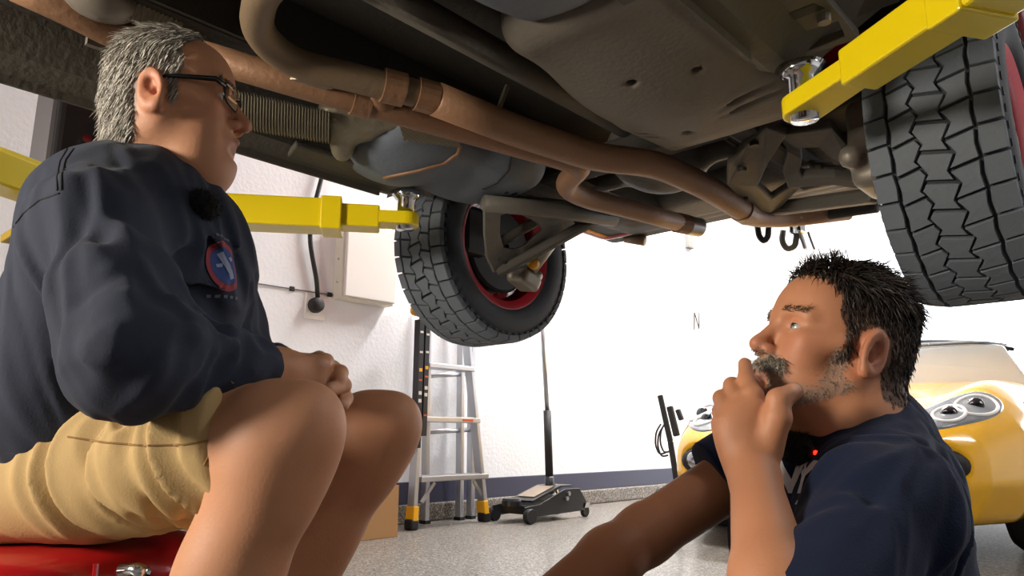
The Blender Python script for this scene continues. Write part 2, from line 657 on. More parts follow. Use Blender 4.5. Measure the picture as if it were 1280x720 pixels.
k0 = np.array([0, 0, 0.03])
rail_bar('rail', fl0 + k0, lt); rail_bar('rail', fr0 + k0, rt)
for a, t in ((fl0, lt), (fr0, rt)):
    d = (t - a) / np.linalg.norm(t - a)
    ft = MB().bar(a + d * 0.045, a + d * 0.13, 0.072, 0.04, (0, 1, 0)).build('foot_cap', M_yel_pl, lad, bevel=0.006)
    MB().box2((a[0] - 0.035, a[1] - 0.03, 0.0), (a[0] + 0.035, a[1] + 0.03, 0.06)).build('foot_pad', M_black, lad, bevel=0.012)
for y, xl, xr in ((597, 523, 607), (525, 531, 599), (459, 537, 594)):
    a, b_ = LF(xl, y + 2), LF(xr, y - 2)
    f = (a[2] - fl0[2]) / (lt[2] - fl0[2])
    sx = fl0[0] + (lt[0] - fl0[0]) * f
    z = (a[2] + b_[2]) / 2
    s = MB().box2((sx - 0.05, a[1], z - 0.016), (sx + 0.045, b_[1], z + 0.016)).build('step', M_alu, lad, bevel=0.005)
    MB().box2((sx - 0.03, a[1] + 0.02, z + 0.016), (sx - 0.02, b_[1] - 0.02, z + 0.021)).box2((sx + 0.01, a[1] + 0.02, z + 0.016), (sx + 0.02, b_[1] - 0.02, z + 0.021)).build('tread_rib', M_alu, s)
    if y == 525:
        MB().box2((sx + 0.0452, b_[1] - 0.16, z - 0.008), (sx + 0.047, b_[1] - 0.07, z + 0.006)).build('orange_sticker', M_orange, lad)
a = LF(527, 628); b_ = LF(543, 603)
MB().bar(a, b_, 0.012, 0.02).build('brace', M_alu, lad)
a = LF(604, 622); b_ = LF(592, 601)
MB().bar(a, b_, 0.012, 0.02).build('brace', M_alu, lad)
for xb_, xt_ in ((531, 535), (574, 577), (588, 590)):
    a = on_floor_x(xb_, XB); t = LB(xt_, 372)
    rail_bar('rear_rail', a + np.array([0, 0, 0.015]), t, 0.03, 0.05)
    MB().box2((a[0] - 0.03, a[1] - 0.02, 0), (a[0] + 0.03, a[1] + 0.02, 0.02)).build('foot_pad', M_black, lad)
for y in (470, 540):
    a, b_ = LB(533, y), LB(587, y - 3)
    MB().tube([a, b_], 0.016, 10).build('rear_rung', M_alu, lad, smooth=True)
# printed safety labels on the left rails
for (xa, ya, xc_, yc, XX, off) in ((527, 545, 532, 405, XF, 0.0), (519.5, 560, 524.5, 400, XF, 0.0)):
    a, t = onx(xa, ya, XX), onx(xc_, yc, XX)
    up_ = (t - a) / np.linalg.norm(t - a)
    L = np.linalg.norm(t - a)
    lb = MB().bar(a, t, 0.05, 0.034, (0, 1, 0)).build('warning_label', M_labelblk, lad)
    for q, hh, m_ in ((0.18, 0.01, M_orange), (0.36, 0.02, M_lw), (0.42, 0.02, M_lw), (0.52, 0.01, M_orange), (0.74, 0.012, M_lw), (0.9, 0.012, M_lw), (0.6, 0.02, M_yel_pl)):
        c_ = a + up_ * L * q
        MB().bar(c_ - up_ * hh / 2, c_ + up_ * hh / 2, 0.053, 0.022, (0, 1, 0)).build('printed_mark', m_, lb)
h1 = LF(520, 388)
MB().lathe([(0, -0.02), (0.03, -0.02), (0.036, 0), (0.03, 0.02), (0, 0.02)], h1, (1, 0, 0), 16).build('hinge_knob', M_yel_pl, lad, smooth=True)
MB().bar(lt, LF(520, 388), 0.03, 0.03).build('hinge_arm', M_alu, lad)

# ================================================================== trolley jack
M_jack = mat('jack_paint', '1b1c20', 0.35, var=0.2, vscale=12)
jk = thing('trolley_jack', (-3.2, 3.78, 0), 'low black trolley jack with an upright handle on the floor', 'jack')
jx0, jx1 = -3.34, -3.06
side = [(3.44, 0.035), (3.44, 0.1), (3.58, 0.11), (3.83, 0.19), (3.98, 0.19), (4.06, 0.1), (4.03, 0.045)]
for x in (jx0, jx1 - 0.012):
    MB().prism(side, (x, 0, 0), (0, 1, 0), (0, 0, 1), 0.012).build('side_plate', M_jack, jk, bevel=0.004)
MB().box2((jx0 + 0.03, 3.5, 0.05), (jx1 - 0.03, 3.95, 0.1)).build('chassis', M_jack, jk)
top = MB().prism([(3.56, 0.118), (3.84, 0.198), (3.96, 0.2), (3.96, 0.21), (3.83, 0.21), (3.55, 0.13)], (jx0 + 0.04, 0, 0), (0, 1, 0), (0, 0, 1), 0.2)
tp = top.build('lifting_arm', M_jack, jk, bevel=0.003)
MB().prism([(3.6, 0.147), (3.8, 0.204), (3.799, 0.2075), (3.599, 0.1505)], (jx0 + 0.07, 0, 0), (0, 1, 0), (0, 0, 1), 0.14).build('warning_sticker', mat('jack_sticker', 'a39a88', 0.5, var=0.35, vscale=30, col2='5f4238'), tp)
MB().lathe([(0, 0), (0.06, 0), (0.062, 0.03), (0.055, 0.045), (0, 0.045)], (-3.2, 3.47, 0.1), (0, 0, 1), 20).build('saddle', M_jack, jk)
for x in (jx0 - 0.03, jx1 - 0.01):
    MB().lathe([(0, 0), (0.042, 0), (0.045, 0.005), (0.045, 0.035), (0.042, 0.04), (0, 0.04)], (x, 3.47, 0.045), (1, 0, 0), 18).build('front_roller', M_black, jk)
for x in (jx0 + 0.01, jx1 - 0.02):
    MB().lathe([(0, 0), (0.03, 0), (0.036, 0.005), (0.036, 0.025), (0.03, 0.03), (0, 0.03)], (x - 0.015, 4.06, 0.036), (1, 0, 0), 18).build('caster', M_black, jk)
    MB().box2((x - 0.02, 4.02, 0.06), (x + 0.02, 4.09, 0.09)).build('caster_fork', M_steel, jk)
hb = onx(687, 605, -3.2); hm = onx(684, 513, -3.2); ht = onx(677, 403, -3.2)
d_ = (ht - hb) / np.linalg.norm(ht - hb)
MB().cyl(hb - d_ * 0.06, hb + d_ * 0.05, 0.03, 16).build('handle_socket', M_jack, jk, smooth=True)
MB().cyl(hb, hm, 0.026, 16).build('grip', M_black, jk, smooth=True)
MB().cyl(hm, ht + d_ * 0.25, 0.0155, 14).build('handle', M_steel, jk, smooth=True)
MB().tube([hb + np.array([0.03, 0.02, 0]), onx(699, 625, -3.14)], 0.009, 8).build('release_rod', M_chrome, jk)
for y, z in ((3.86, 0.16), (3.84, 0.13)):
    MB().cyl((jx1 - 0.002, y, z), (jx1 + 0.012, y, z), 0.014, 12).build('pivot_bolt', M_steel, jk)

# ================================================================== cardboard box
cb = onz(497, 671, 0)
box = thing('cardboard_box', (cb[0] - 0.12, cb[1] - 0.22, 0), 'plain tan cardboard box on the speckled floor', 'box')
Mcb = mat('cardboard', 'b98d5e', 0.85, var=0.08, vscale=6)
MB().box2((cb[0] - 0.3, cb[1] - 0.42, 0), (cb[0], cb[1], 0.26)).build('carton', Mcb, box, bevel=0.003)
MB().box2((cb[0] - 0.301, cb[1] - 0.421, 0.26), (cb[0] - 0.152, cb[1], 0.264)).build('flap', Mcb, box)
MB().box2((cb[0] - 0.149, cb[1] - 0.421, 0.26), (cb[0] + 0.001, cb[1], 0.264)).build('flap', Mcb, box)

# ================================================================== two-post lift (far column)
M_yel = mat('lift_yellow', 'f2d70c', 0.35, var=0.05, vscale=5, coat=0.3)
M_yedge = mat('lift_yellow_worn', 'b99a1c', 0.5, var=0.25, vscale=9)
M_dark = mat('column_black', '101013', 0.5, var=0.2)
M_grey = mat('column_grey', '77757a', 0.5, var=0.08)
lift = thing('car_lift', (-2.62, 0.68, 0), 'black lift column with two yellow arms standing by the white wall', 'car lift')
PV = np.array([-2.32, 0.6, 1.15])
lc = thing  # alias kept short
colm = MB()
for lo_, hi_ in (((-2.64, 0.578, 0), (-2.62, 1.02, 3.3)), ((-2.62, 0.578, 0), (-2.45, 0.6, 3.3)), ((-2.62, 1.0, 0), (-2.45, 1.02, 3.3)),
                 ((-2.47, 0.6, 0), (-2.45, 0.63, 3.3)), ((-2.47, 0.95, 0), (-2.45, 1.0, 3.3))):
    colm.box2(lo_, hi_)
colm.build('column', M_grey, lift)
MB().box2((-2.61, 0.61, 0.9), (-2.48, 0.99, 1.95)).build('carriage', M_dark, lift, bevel=0.01)
MB().box2((-2.45, 0.585, 1.28), (-2.39, 1.01, 1.9)).build('door_guard', M_dark, lift, bevel=0.015)
MB().cyl((-2.39, 0.66, 1.40), (-2.37, 0.66, 1.40), 0.014, 10).build('bolt', M_chrome, lift)
MB().box2((-2.85, 0.48, 0), (-2.3, 1.06, 0.025)).build('base_plate', M_dark, lift)
for z_ in (1.06, 1.215): MB().box2((-2.48, 0.5, z_), (-2.25, 0.7, z_ + 0.025)).build('pivot_bracket', M_yedge, lift, bevel=0.004)
MB().cyl(PV - [0, 0, 0.12], PV + [0, 0, 0.12], 0.03, 16).build('pivot_pin', M_steel, lift, smooth=True)
arms = []


def lift_arm(piv, pad_xy, zc, parent, tele=(0.58, 0.8), pad_h=0.09):
    piv = np.asarray(piv, float); pad = np.array([pad_xy[0], pad_xy[1], zc])
    d = pad - piv; d[2] = 0; L = np.linalg.norm(d); u = d / L; w = np.array([-u[1], u[0], 0])
    a0 = np.array([piv[0], piv[1], zc])
    main = MB().bar(a0, a0 + u * L * tele[0], 0.1, 0.09).build('arm_outer', M_yel, parent, bevel=0.006)
    MB().bar(a0 + u * (L * tele[0] - 0.055), a0 + u * (L * tele[0] + 0.006), 0.112, 0.102).build('arm_collar', M_yel, main, bevel=0.004)
    MB().bar(a0 + u * (L * tele[0] - 0.1), a0 + u * L * tele[1], 0.078, 0.07).build('arm_inner', M_yel, parent, bevel=0.005)
    n = 14
    poly = [(-0.22, -0.032), (-0.22, 0.032)] + [(0.042 * cos(q), 0.042 * sin(q)) for q in np.linspace(pi / 2, -pi / 2, n)]
    MB().prism(poly[::-1], pad - np.array([0, 0, 0.02]), u, w, 0.04).build('pad_bracket', M_yel, parent, bevel=0.004)
    MB().lathe([(0, -0.03), (0.027, -0.03), (0.027, pad_h * 0.7), (0.036, pad_h * 0.78), (0.05, pad_h), (0, pad_h)], pad, (0, 0, 1), 24).build('lift_pad', M_chrome, parent, smooth=True)
    # restraint gear rail on top of the outer arm
    MB().bar(a0 + u * 0.05 + [0, 0, 0.06], a0 + u * L * 0.34 + [0, 0, 0.05], 0.03, 0.02).build('arm_rib', M_yel, parent)
    return a0, u, L


lift_arm(PV, (-1.715, 1.375), 1.165, lift, tele=(0.8, 0.92))
lift_arm(PV, (-1.78, -0.5), 1.19, lift, tele=(0.6, 0.8))
# ================================================================== red car on the lift
XC = -1.155
M_red = mat('car_red_paint', '8e1020', 0.25, var=0.05, coat=0.8)
M_redrim = mat('rim_red', 'a51428', 0.35, var=0.12, coat=0.3)
M_under = mat('underseal', '4a463f', 0.75, var=0.35, vscale=7, bump=0.3, bscale=50, col2='241f1b')
M_sill = mat('sill_underseal', '625e54', 0.7, var=0.3, vscale=6, bump=0.3, bscale=60, col2='45413a')
M_shield = mat('plastic_undertray', '6c7681', 0.6, var=0.25, vscale=9, bump=0.15, bscale=90, col2='555c65')
M_tray = mat('dusty_undertray', '736c61', 0.65, var=0.25, vscale=6, bump=0.15, bscale=90, col2='5a544b')
M_pipe = mat('rusty_exhaust', '9a7658', 0.55, metal=0.25, var=0.3, vscale=9, bump=0.2, bscale=70, col2='785640')
M_pipe2 = mat('tan_exhaust', '8d7a62', 0.5, metal=0.3, var=0.25, vscale=8, bump=0.15, bscale=70, col2='6f5c47')
M_foil = mat('aluminium_foil', '8b8473', 0.5, metal=0.55, var=0.3, vscale=14, bump=0.3, bscale=60)
M_arm = mat('suspension_steel', '66625a', 0.6, var=0.3, vscale=10, bump=0.2, bscale=80, col2='4a463f')
M_cast = mat('cast_alloy', '8c857a', 0.5, metal=0.5, var=0.25, vscale=14)
M_rubber = mat('tyre_rubber', '2b2f36', 0.7, var=0.2, vscale=12, bump=0.1, bscale=120)
M_block = mat('tread_rubber', '666d75', 0.75, var=0.2, vscale=15, bump=0.15, bscale=130)
M_amber = mat('amber_bush', 'd99a1e', 0.5, var=0.1)
M_blk = mat('black_plastic', '141416', 0.6, var=0.2)

car = thing('car', (XC, 0.6, 0.86), 'red car raised on the lift, seen from underneath with its rusty exhaust', 'car')
UZ = 1.36          # underbody plane
WR = 0.367         # tyre radius
WY, WZ = 2.0, 1.227
XN_O, XN_I = -0.195, -0.455
XF_I, XF_O = -1.855, -2.115

# ---- painted body shell with wheel wells
bd = SDF()
bd.u(RBox((XC, 0.55, 1.9), (0.965, 2.42, 0.44), 0.12), 0.02)
bd.u(RBox((XC, 0.7, 2.5), (0.78, 1.75, 0.48), 0.22), 0.12)
for xw in (XN_O + 0.02, XF_O - 0.02):
    for yw in (WY, WY - 2.9):
        bd.s_(Cap((xw - 0.3, yw, WZ + 0.03), (xw + 0.3, yw, WZ + 0.03), 0.455), 0.02)
bd.s_(RBox((XC, 0.55, 1.36), (0.83, 2.3, 0.24), 0.02), 0.02)
sdf_obj('body_shell', bd, (-2.3, -2.0, 1.2), (0.0, 3.1, 3.05), 0.02, M_red, car)

# ---- floor pan and sills
def slab(name, poly, z, h, m, parent=car, bevel=0.006, u=(1, 0, 0), v=(0, 1, 0)):
    return MB().prism(poly, (0, 0, z), u, v, h).build(name, m, parent, bevel=bevel)


slab('floor_pan', [(-2.0, -1.7), (-1.42, -1.7), (-1.42, 2.5), (-1.62, 2.5), (-1.62, 1.5), (-2.0, 1.5)], UZ, 0.04, M_under)
slab('floor_pan', [(-0.9, -1.7), (-0.32, -1.7), (-0.32, 1.5), (-0.72, 1.5), (-0.72, 2.5), (-0.9, 2.5)], UZ, 0.04, M_under)
slab('tunnel_roof', [(-1.42, -1.7), (-0.9, -1.7), (-0.9, 2.9), (-1.42, 2.9)], 1.5, 0.03, M_under)
MB().box2((-1.43, -1.7, 1.36), (-1.415, 2.5, 1.51)).build('tunnel_side', M_under, car)
MB().box2((-0.905, -1.7, 1.36), (-0.89, 2.5, 1.51)).build('tunnel_side', M_under, car)


def sill(sgn):
    X = lambda q: XC + sgn * q
    prof = [(0.50, 1.355), (0.54, 1.28), (0.60, 1.255), (0.635, 1.262), (0.66, 1.285), (0.78, 1.345), (0.86, 1.385), (0.9, 1.46), (0.5, 1.46)]
    ys = list(np.linspace(-1.0, 1.4, 13)) + [1.5, 1.56]
    mb = MB(); n = len(prof); vs = []
    for i, y in enumerate(ys):
        lift_ = 0.05 * max(0, (y - 1.4) / 0.16)
        vs += [(X(a), y, z + (lift_ if z < 1.4 else 0)) for a, z in prof]
    fs = [(i * n + k, i * n + (k + 1) % n, (i + 1) * n + (k + 1) % n, (i + 1) * n + k) for i in range(len(ys) - 1) for k in range(n)]
    fs += [tuple(range(n)), tuple((len(ys) - 1) * n + k for k in range(n))[::-1]]
    mb.add(vs, fs)
    o = mb.build('sill', M_sill, car)
    smooth_by_angle(o, 30)
    for y, q in ((1.02, 0.572), (1.27, 0.572), (0.6, 0.572)):
        MB().prism([(-0.03, -0.045), (0.03, -0.03), (0.03, 0.045), (-0.03, 0.03)], (X(q), y, 1.2655 if q < .6 else 1.25), (1, 0, 0), (0, 1, 0), 0.006).build('drain_plug', M_blk, o)
    # pinch weld reinforcing rib
    MB().box2((X(0.6) - 0.004, -0.9, 1.225 + 0.012), (X(0.6) + 0.004, 1.3, 1.27)).build('pinch_weld', M_sill, o)
    return o


sill(-1); sill(1)
# embossed jack reinforcement plates
for sgn in (-1, 1):
    p_ = [(XC + sgn * q, y) for q, y in ((0.5, 0.95), (0.61, 0.98), (0.61, 1.36), (0.55, 1.4), (0.48, 1.3))]
    if sgn > 0: p_ = p_[::-1]
    slab('reinforcement_plate', p_[::-1], 1.262, 0.02, M_sill)

# ---- tyre, rim, tread
def wheel(xi, xo, yc, zc, steer_sign, detailed):
    """xi inner face, xo outer face along X"""
    xm = (xi + xo) / 2; s = 1 if xo > xi else -1; hw = abs(xo - xi) / 2
    prof = [(0.236, -hw + 0.02), (0.245, -hw + 0.006), (0.27, -hw - 0.004), (0.31, -hw - 0.002), (0.335, -hw + 0.006), (0.349, -hw + 0.02),
            (0.354, -hw + 0.05), (0.356, 0), (0.354, hw - 0.05), (0.349, hw - 0.02), (0.335, hw - 0.006), (0.31, hw + 0.002), (0.27, hw + 0.004), (0.245, hw - 0.006), (0.236, hw - 0.02)]
    ty = MB().lathe(prof, (xm, yc, zc), (s, 0, 0), 72).build('tyre', M_rubber, car, smooth=True, origin=(xm, yc, zc))
    rim = MB().lathe([(0.205, -hw + 0.03), (0.236, -hw + 0.012), (0.243, -hw + 0.012), (0.243, -hw + 0.02), (0.226, -hw + 0.035), (0.222, -hw + 0.08), (0.2, -hw + 0.11), (0.2, hw - 0.05), (0.236, hw - 0.012), (0.236, hw - 0.02), (0.19, hw - 0.06), (0.19, -hw + 0.09)],
                    (xm, yc, zc), (s, 0, 0), 64).build('rim', M_redrim, car, smooth=True)
    for q in range(5):
        a = 2 * pi * q / 5 + 0.5
        for da in (-0.13, 0.13):
            p0 = np.array([xm + s * (hw - 0.05), yc + 0.05 * cos(a), zc + 0.05 * sin(a)])
            p1 = np.array([xm + s * (hw - 0.06), yc + 0.2 * cos(a + da), zc + 0.2 * sin(a + da)])
            MB().bar(p0, p1, 0.03, 0.035, (1, 0, 0)).build('spoke', M_redrim, rim, bevel=0.006)
    MB().lathe([(0, -0.02), (0.07, -0.02), (0.07, 0.03), (0, 0.03)], (xm + s * (hw - 0.06), yc, zc), (s, 0, 0), 24).build('hub', M_cast, car)
    MB().lathe([(0.07, 0), (0.165, 0), (0.165, 0.028), (0.07, 0.028)], (xm + s * (hw - 0.13), yc, zc), (s, 0, 0), 40, closed=True).build('brake_disc', M_cast, car, smooth=False)
    # tread: five columns of blocks per pitch; real blocks on the arc turned to the room
    NP = 36; da = 2 * pi / NP
    r0, r1 = 0.349, WR
    tri = lambda u: [0, 1, 0, -1][int(round(u * 4)) % 4]
    b1 = lambda u: -0.0285 + 0.0085 * tri(u)
    b2 = lambda u: 0.0285 + 0.0085 * tri(u + 0.5)
    g = 0.0026
    cols = {
        's0': [(-hw + 0.002, .03), (-0.084, .0), (-0.081, .45), (-0.084, .92), (-hw + 0.002, .95)],
        'i0': [(-0.077, .22), (b1(0.0) - g, .03), (b1(.25) - g, .25), (b1(.5) - g, .5), (b1(.75) - g, .75), (b1(1.0) - g, .92), (-0.077, 1.12), (-0.074, .66)],
        'c': [(b1(.5) + g, .54), (b2(.5) - g, .70), (b2(.75) - g, .75), (b2(1.0) - g, 1.0), (b2(1.25) - g, 1.25), (b2(1.5) - g, 1.58), (b1(1.5) + g, 1.42), (b1(1.25) + g, 1.25), (b1(1.0) + g, 1.0), (b1(.75) + g, .75)],
        'i1': [(b2(.25) + g, .31), (0.077, .12), (0.074, .56), (0.077, 1.02), (b2(1.25) + g, 1.21), (b2(1.0) + g, 1.0), (b2(.75) + g, .75), (b2(.5) + g, .5)],
        's1': [(0.081, .5), (0.084, .06), (hw - 0.002, .03), (hw - 0.002, .93), (0.084, .98)],
    }

    def block_mesh(poly, name):
        cu = sum(u for _, u in poly) / len(poly); cv_ = sum(v for v, _ in poly) / len(poly)
        vs = []
        for rr, sh in ((r0, 1.0), (r1 - 0.0015, 0.98), (r1, 0.94)):
            for v, u in poly:
                a = (cu + (u - cu) * sh) * da
                v2 = cv_ + (v - cv_) * sh
                drop = 0.010 * max(0, (abs(v2) - 0.08) / 0.05) ** 2
                rq = rr - drop
                vs.append((s * v2, -rq * cos(a), -rq * sin(a)))
        n = len(poly)
        fs = [(i * n + k, i * n + (k + 1) % n, (i + 1) * n + (k + 1) % n, (i + 1) * n + k) for i in range(2) for k in range(n)] + [tuple(2 * n + k for k in range(n))]
        return vs, fs
    metas = {}
    for key, poly in cols.items():
        vs, fs = block_mesh(poly, key)
        me = bpy.data.meshes.new('tread_block'); me.from_pydata(vs, [], fs); me.update()
        bm = bmesh.new(); bm.from_mesh(me); bmesh.ops.recalc_face_normals(bm, faces=bm.faces); bm.to_mesh(me); bm.free()
        me.materials.append(M_block); metas[key] = me
    rest = MB()
    for k in range(NP):
        a = k * da
        aa = (a + pi) % (2 * pi) - pi      # 0 faces -Y, positive turns down
        vis = detailed and (-0.75 < aa < 1.75)
        for key in cols:
            if vis:
                o = bpy.data.objects.new('tread_block', metas[key]); C.objects.link(o)
                o.parent = ty; o.rotation_euler = (a, 0, 0)
            else:
                vs, fs = block_mesh(cols[key], key)
                Rm = np.array(Matrix.Rotation(a, 3, 'X'))
                rest.add([Rm @ np.array(v) + (xm, yc, zc) for v in vs], fs)
    o = rest.build('remaining_tread', M_block, ty)
    o['kind'] = 'stuff'
    # sidewall ribs and lettering nubs as small raised bars
    sw = MB()
    for k in range(60):
        a = 2 * pi * k / 60
        for xx, ss in ((-hw - 0.001, -1), (hw + 0.001, 1)):
            c_ = np.array([xm + s * xx, yc + 0.336 * cos(a), zc + 0.336 * sin(a)])
            sw.box(c_, (0.003, 0.008, 0.016), (np.array([1., 0, 0]), np.array([0, cos(a), sin(a)]), np.array([0, -sin(a), cos(a)])))
    o = sw.build('sidewall_ribs', M_rubber, ty); o['kind'] = 'stuff'
    return ty


wheel(XF_I, XF_O, WY, WZ, 1, True)
wheel(XN_I, XN_O, WY, WZ - 0.042, 1, True)

# ---- exhaust: two pipes side by side, joined by clamps
def pz(x, y, z): return onz(x, y, z)


def pipe(name, pts, r, m, rad=0.09, seg=18):
    return MB().tube(fillet(pts, rad, 7), r, seg).build(name, m, car, smooth=True)


# upper (near) pipe: comes from the front, loops at upper left, runs back past the tray and ends under the rear bumper
upA = [pz(500, -80, 1.30), pz(380, -45, 1.29), pz(328, -15, 1.28), pz(318, 38, 1.27), pz(360, 78, 1.26), pz(470, 104, 1.25), pz(560, 127, 1.24)]
p1o = pipe('exhaust_pipe', upA, 0.031, M_pipe2, 0.11)
upB = [pz(545, 124, 1.235), pz(640, 162, 1.23), pz(740, 196, 1.225), pz(820, 205, 1.25), pz(880, 232, 1.24), pz(922, 258, 1.23), pz(940, 270, 1.24), pz(985, 271, 1.28), pz(1060, 262, 1.31)]
p1b = pipe('exhaust_pipe', upB, 0.038, M_pipe, 0.07)
loA = [pz(250, 68, 1.30), pz(330, 92, 1.26), pz(420, 118, 1.24), pz(500, 140, 1.23), pz(600, 168, 1.225), pz(700, 197, 1.225), pz(729, 206, 1.225), pz(703, 232, 1.22), pz(728, 247, 1.22), pz(790, 262, 1.23), pz(858, 281, 1.235)]
p2o = pipe('exhaust_pipe', loA, 0.031, M_pipe, 0.06)
e0_, e1_ = pz(858, 281, 1.235), pz(874, 284.5, 1.236)
MB().tube([e0_, e1_], 0.034, 18, caps=False).build('tail_pipe', M_steel, car, smooth=True)
for (a, b_, r) in (((478, 106, 1.249), (505, 113, 1.246), 0.037), ((520, 117, 1.244), (545, 124, 1.241), 0.037),
                   ((440, 123, 1.2385), (462, 129, 1.236), 0.036), ((845, 278, 1.2345), (859, 281, 1.2352), 0.035), ((926, 261, 1.232), (934, 266, 1.236), 0.042)):
    MB().tube([pz(*a), pz(*b_)], r, 18).build('pipe_clamp', M_pipe, car, smooth=False)
# cross-over plate welded between the pipes, balance chamber and hanger rod
MB().box((pz(385, 103, 1.243)), (0.1, 0.05, 0.012), basis((0.1, 0.1, 1), (0.8, 0.35, 0))).build('weld_plate', M_foil, car, bevel=0.003)
MB().sphere(pz(478, 127, 1.24), (0.032, 0.045, 0.03)).build('pipe_joint', M_pipe, car, smooth=True)
MB().tube(fillet([pz(634, 108, 1.36), pz(622, 140, 1.27), pz(612, 162, 1.215), pz(606, 166, 1.21)], 0.02, 4), 0.0065, 10).build('pipe_hanger', M_foil, car, smooth=True)
MB().tube(fillet([pz(640, 250, 1.25), pz(700, 256, 1.26), pz(760, 268, 1.27)], 0.03, 4), 0.018, 10).build('brake_line', M_arm, car, smooth=True)

# ---- cardan shaft with its centre bearing, above the pipes in the tunnel
MB().tube([(XC + 0.02, -1.6, 1.43), (XC + 0.02, 0.55, 1.425)], 0.036, 18).build('cardan_shaft', M_arm, car, smooth=True)
MB().tube([(XC + 0.02, 0.72, 1.425), (XC + 0.02, 1.75, 1.42)], 0.036, 18).build('cardan_shaft', M_arm, car, smooth=True)
MB().lathe([(0.037, -0.03), (0.075, -0.03), (0.075, 0.03), (0.037, 0.03)], (XC + 0.02, 0.62, 1.425), (0, 1, 0), 24, closed=True).build('centre_bearing', M_blk, car)
MB().box2((XC - 0.14, 0.59, 1.44), (XC + 0.18, 0.65, 1.49)).build('bearing_bracket', M_cast, car, bevel=0.006)
dif = SDF().u(Ell((XC, 1.95, 1.4), (0.15, 0.2, 0.12)), .02).u(Cap((XC - 0.3, 2.0, 1.38), (XC + 0.3, 2.0, 1.38), 0.035), .05)
sdf_obj('differential', dif, (XC - 0.4, 1.6, 1.2), (XC + 0.4, 2.3, 1.6), 0.012, M_arm, car)
for s in (-1, 1):
    MB().tube([(XC + s * 0.3, 2.0, 1.37), (XC + s * 0.78, 2.0, 1.25)], 0.02, 12).build('drive_axle', M_arm, car, smooth=True)

# ---- fuel tank cover on the wall side: two lobes and a strap
tk = SDF()
c1 = pz(505, 205, 1.29); c2 = pz(600, 222, 1.29)
tk.u(Ell((-1.58, 1.25, 1.36), (0.19, 0.17, 0.135)), 0.03)
tk.u(Ell((-1.53, 1.52, 1.36), (0.21, 0.19, 0.125)), 0.03)
tk.u(RBox((-1.55, 1.38, 1.33), (0.17, 0.28, 0.06), 0.05), 0.04)
tk.s_(Cap((-1.85, 1.42, 1.222), (-1.25, 1.35, 1.222), 0.014), 0.02)
_, tv, tf_ = sdf_obj('fuel_tank_cover', tk, (-1.85, 0.75, 1.15), (-1.2, 1.75, 1.42), 0.008, M_shield, car)
tbv = BVHTree.FromPolygons([Vector(x) for x in tv], [tuple(int(i) for i in x) for x in tf_])


def on_tank(line, name, r, m):
    pts = []
    for (x0, y0), (x1, y1) in zip(line[:-1], line[1:]):
        for t in np.linspace(0, 1, 6, endpoint=False):
            r_ = ray(x0 + (x1 - x0) * t, y0 + (y1 - y0) * t); h = tbv.ray_cast(Vector(_C), Vector(r_))
            if h[0] is not None and h[3] < 4: pts.append(np.array(h[0]))
    if len(pts) > 3: MB().tube(pts, r, 8).build(name, m, car, smooth=True)


on_tank([(480, 222), (520, 214), (555, 204), (572, 192), (576, 178)], 'tank_seam', 0.006, M_pipe)
on_tank([(640, 190), (636, 212), (622, 228), (600, 238)], 'tank_seam', 0.004, M_blk)
for y in (1.56, 1.6):
    for q in range(3):
        MB().lathe([(0, -0.004), (0.007, -0.004), (0.007, 0.01), (0, 0.01)], (-1.56 + 0.05 * q, y, 1.245), (0, 0, 1), 10).build('tank_rivet', M_blk, car)
# embossed foil patch on the tank cover and foil heat shield in front of it
mb = MB(); fv = []; NU, NV = 22, 9
for i in range(NU):
    for j in range(NV):
        u_, v_ = i / (NU - 1), j / (NV - 1)
        q = pz(497 + 72 * u_ + 8 * v_, 150 + 14 * u_ + (26 - 4 * u_) * v_, 1.262 - 0.02 * v_)
        q = q + np.array([0, 0, 0.004 * ((i + j) % 2)])
        fv.append(q)
mb.add(fv, [(i * NV + j, (i + 1) * NV + j, (i + 1) * NV + j + 1, i * NV + j + 1) for i in range(NU - 1) for j in range(NV - 1)])
mb.build('foil_patch', M_foil, car)


def corrugated(name, cs, n, amp, m):
    """ribbed shield between the four corners cs (near-left, near-right, far-right, far-left)"""
    cs = [np.asarray(c, float) for c in cs]
    K = n * 6; mb = MB(); vs = []
    for i in range(K + 1):
        t = i / K
        a = cs[0] * (1 - t) + cs[1] * t; b = cs[3] * (1 - t) + cs[2] * t
        dz = amp * sin(2 * pi * n * t)
        for j in range(5):
            w = j / 4
            vs.append(a * (1 - w) + b * w + np.array([0, 0, dz - 0.03 * sin(pi * w)]))
    mb.add(vs, [(i * 5 + j, (i + 1) * 5 + j, (i + 1) * 5 + j + 1, i * 5 + j + 1) for i in range(K) for j in range(4)])
    return mb.build(name, m, car, smooth=True)


corrugated('ribbed_heat_shield', [pz(285, 112, 1.32), pz(412, 140, 1.30), pz(412, 178, 1.28), pz(285, 158, 1.28)], 34, 0.004, M_foil)
corrugated('ribbed_heat_shield', [pz(150, -6, 1.36), pz(230, 28, 1.36), pz(215, 36, 1.35), pz(140, 8, 1.35)], 14, 0.004, M_foil)
fs_ = SDF().u(Ell(pz(452, 152, 1.335), (0.07, 0.1, 0.05)), 0.02).u(Cap(pz(418, 145, 1.32), pz(428, 188, 1.27), 0.03), 0.04).u(Cap(pz(420, 140, 1.33), pz(520, 150, 1.33), 0.035), 0.04)
fs_.disp(lambda p: 0.0015 * noise3(p, 90, 5))
sdf_obj('foil_heat_shield', fs_, (-1.7, 0.6, 1.15), (-1.0, 1.3, 1.45), 0.008, M_foil, car)

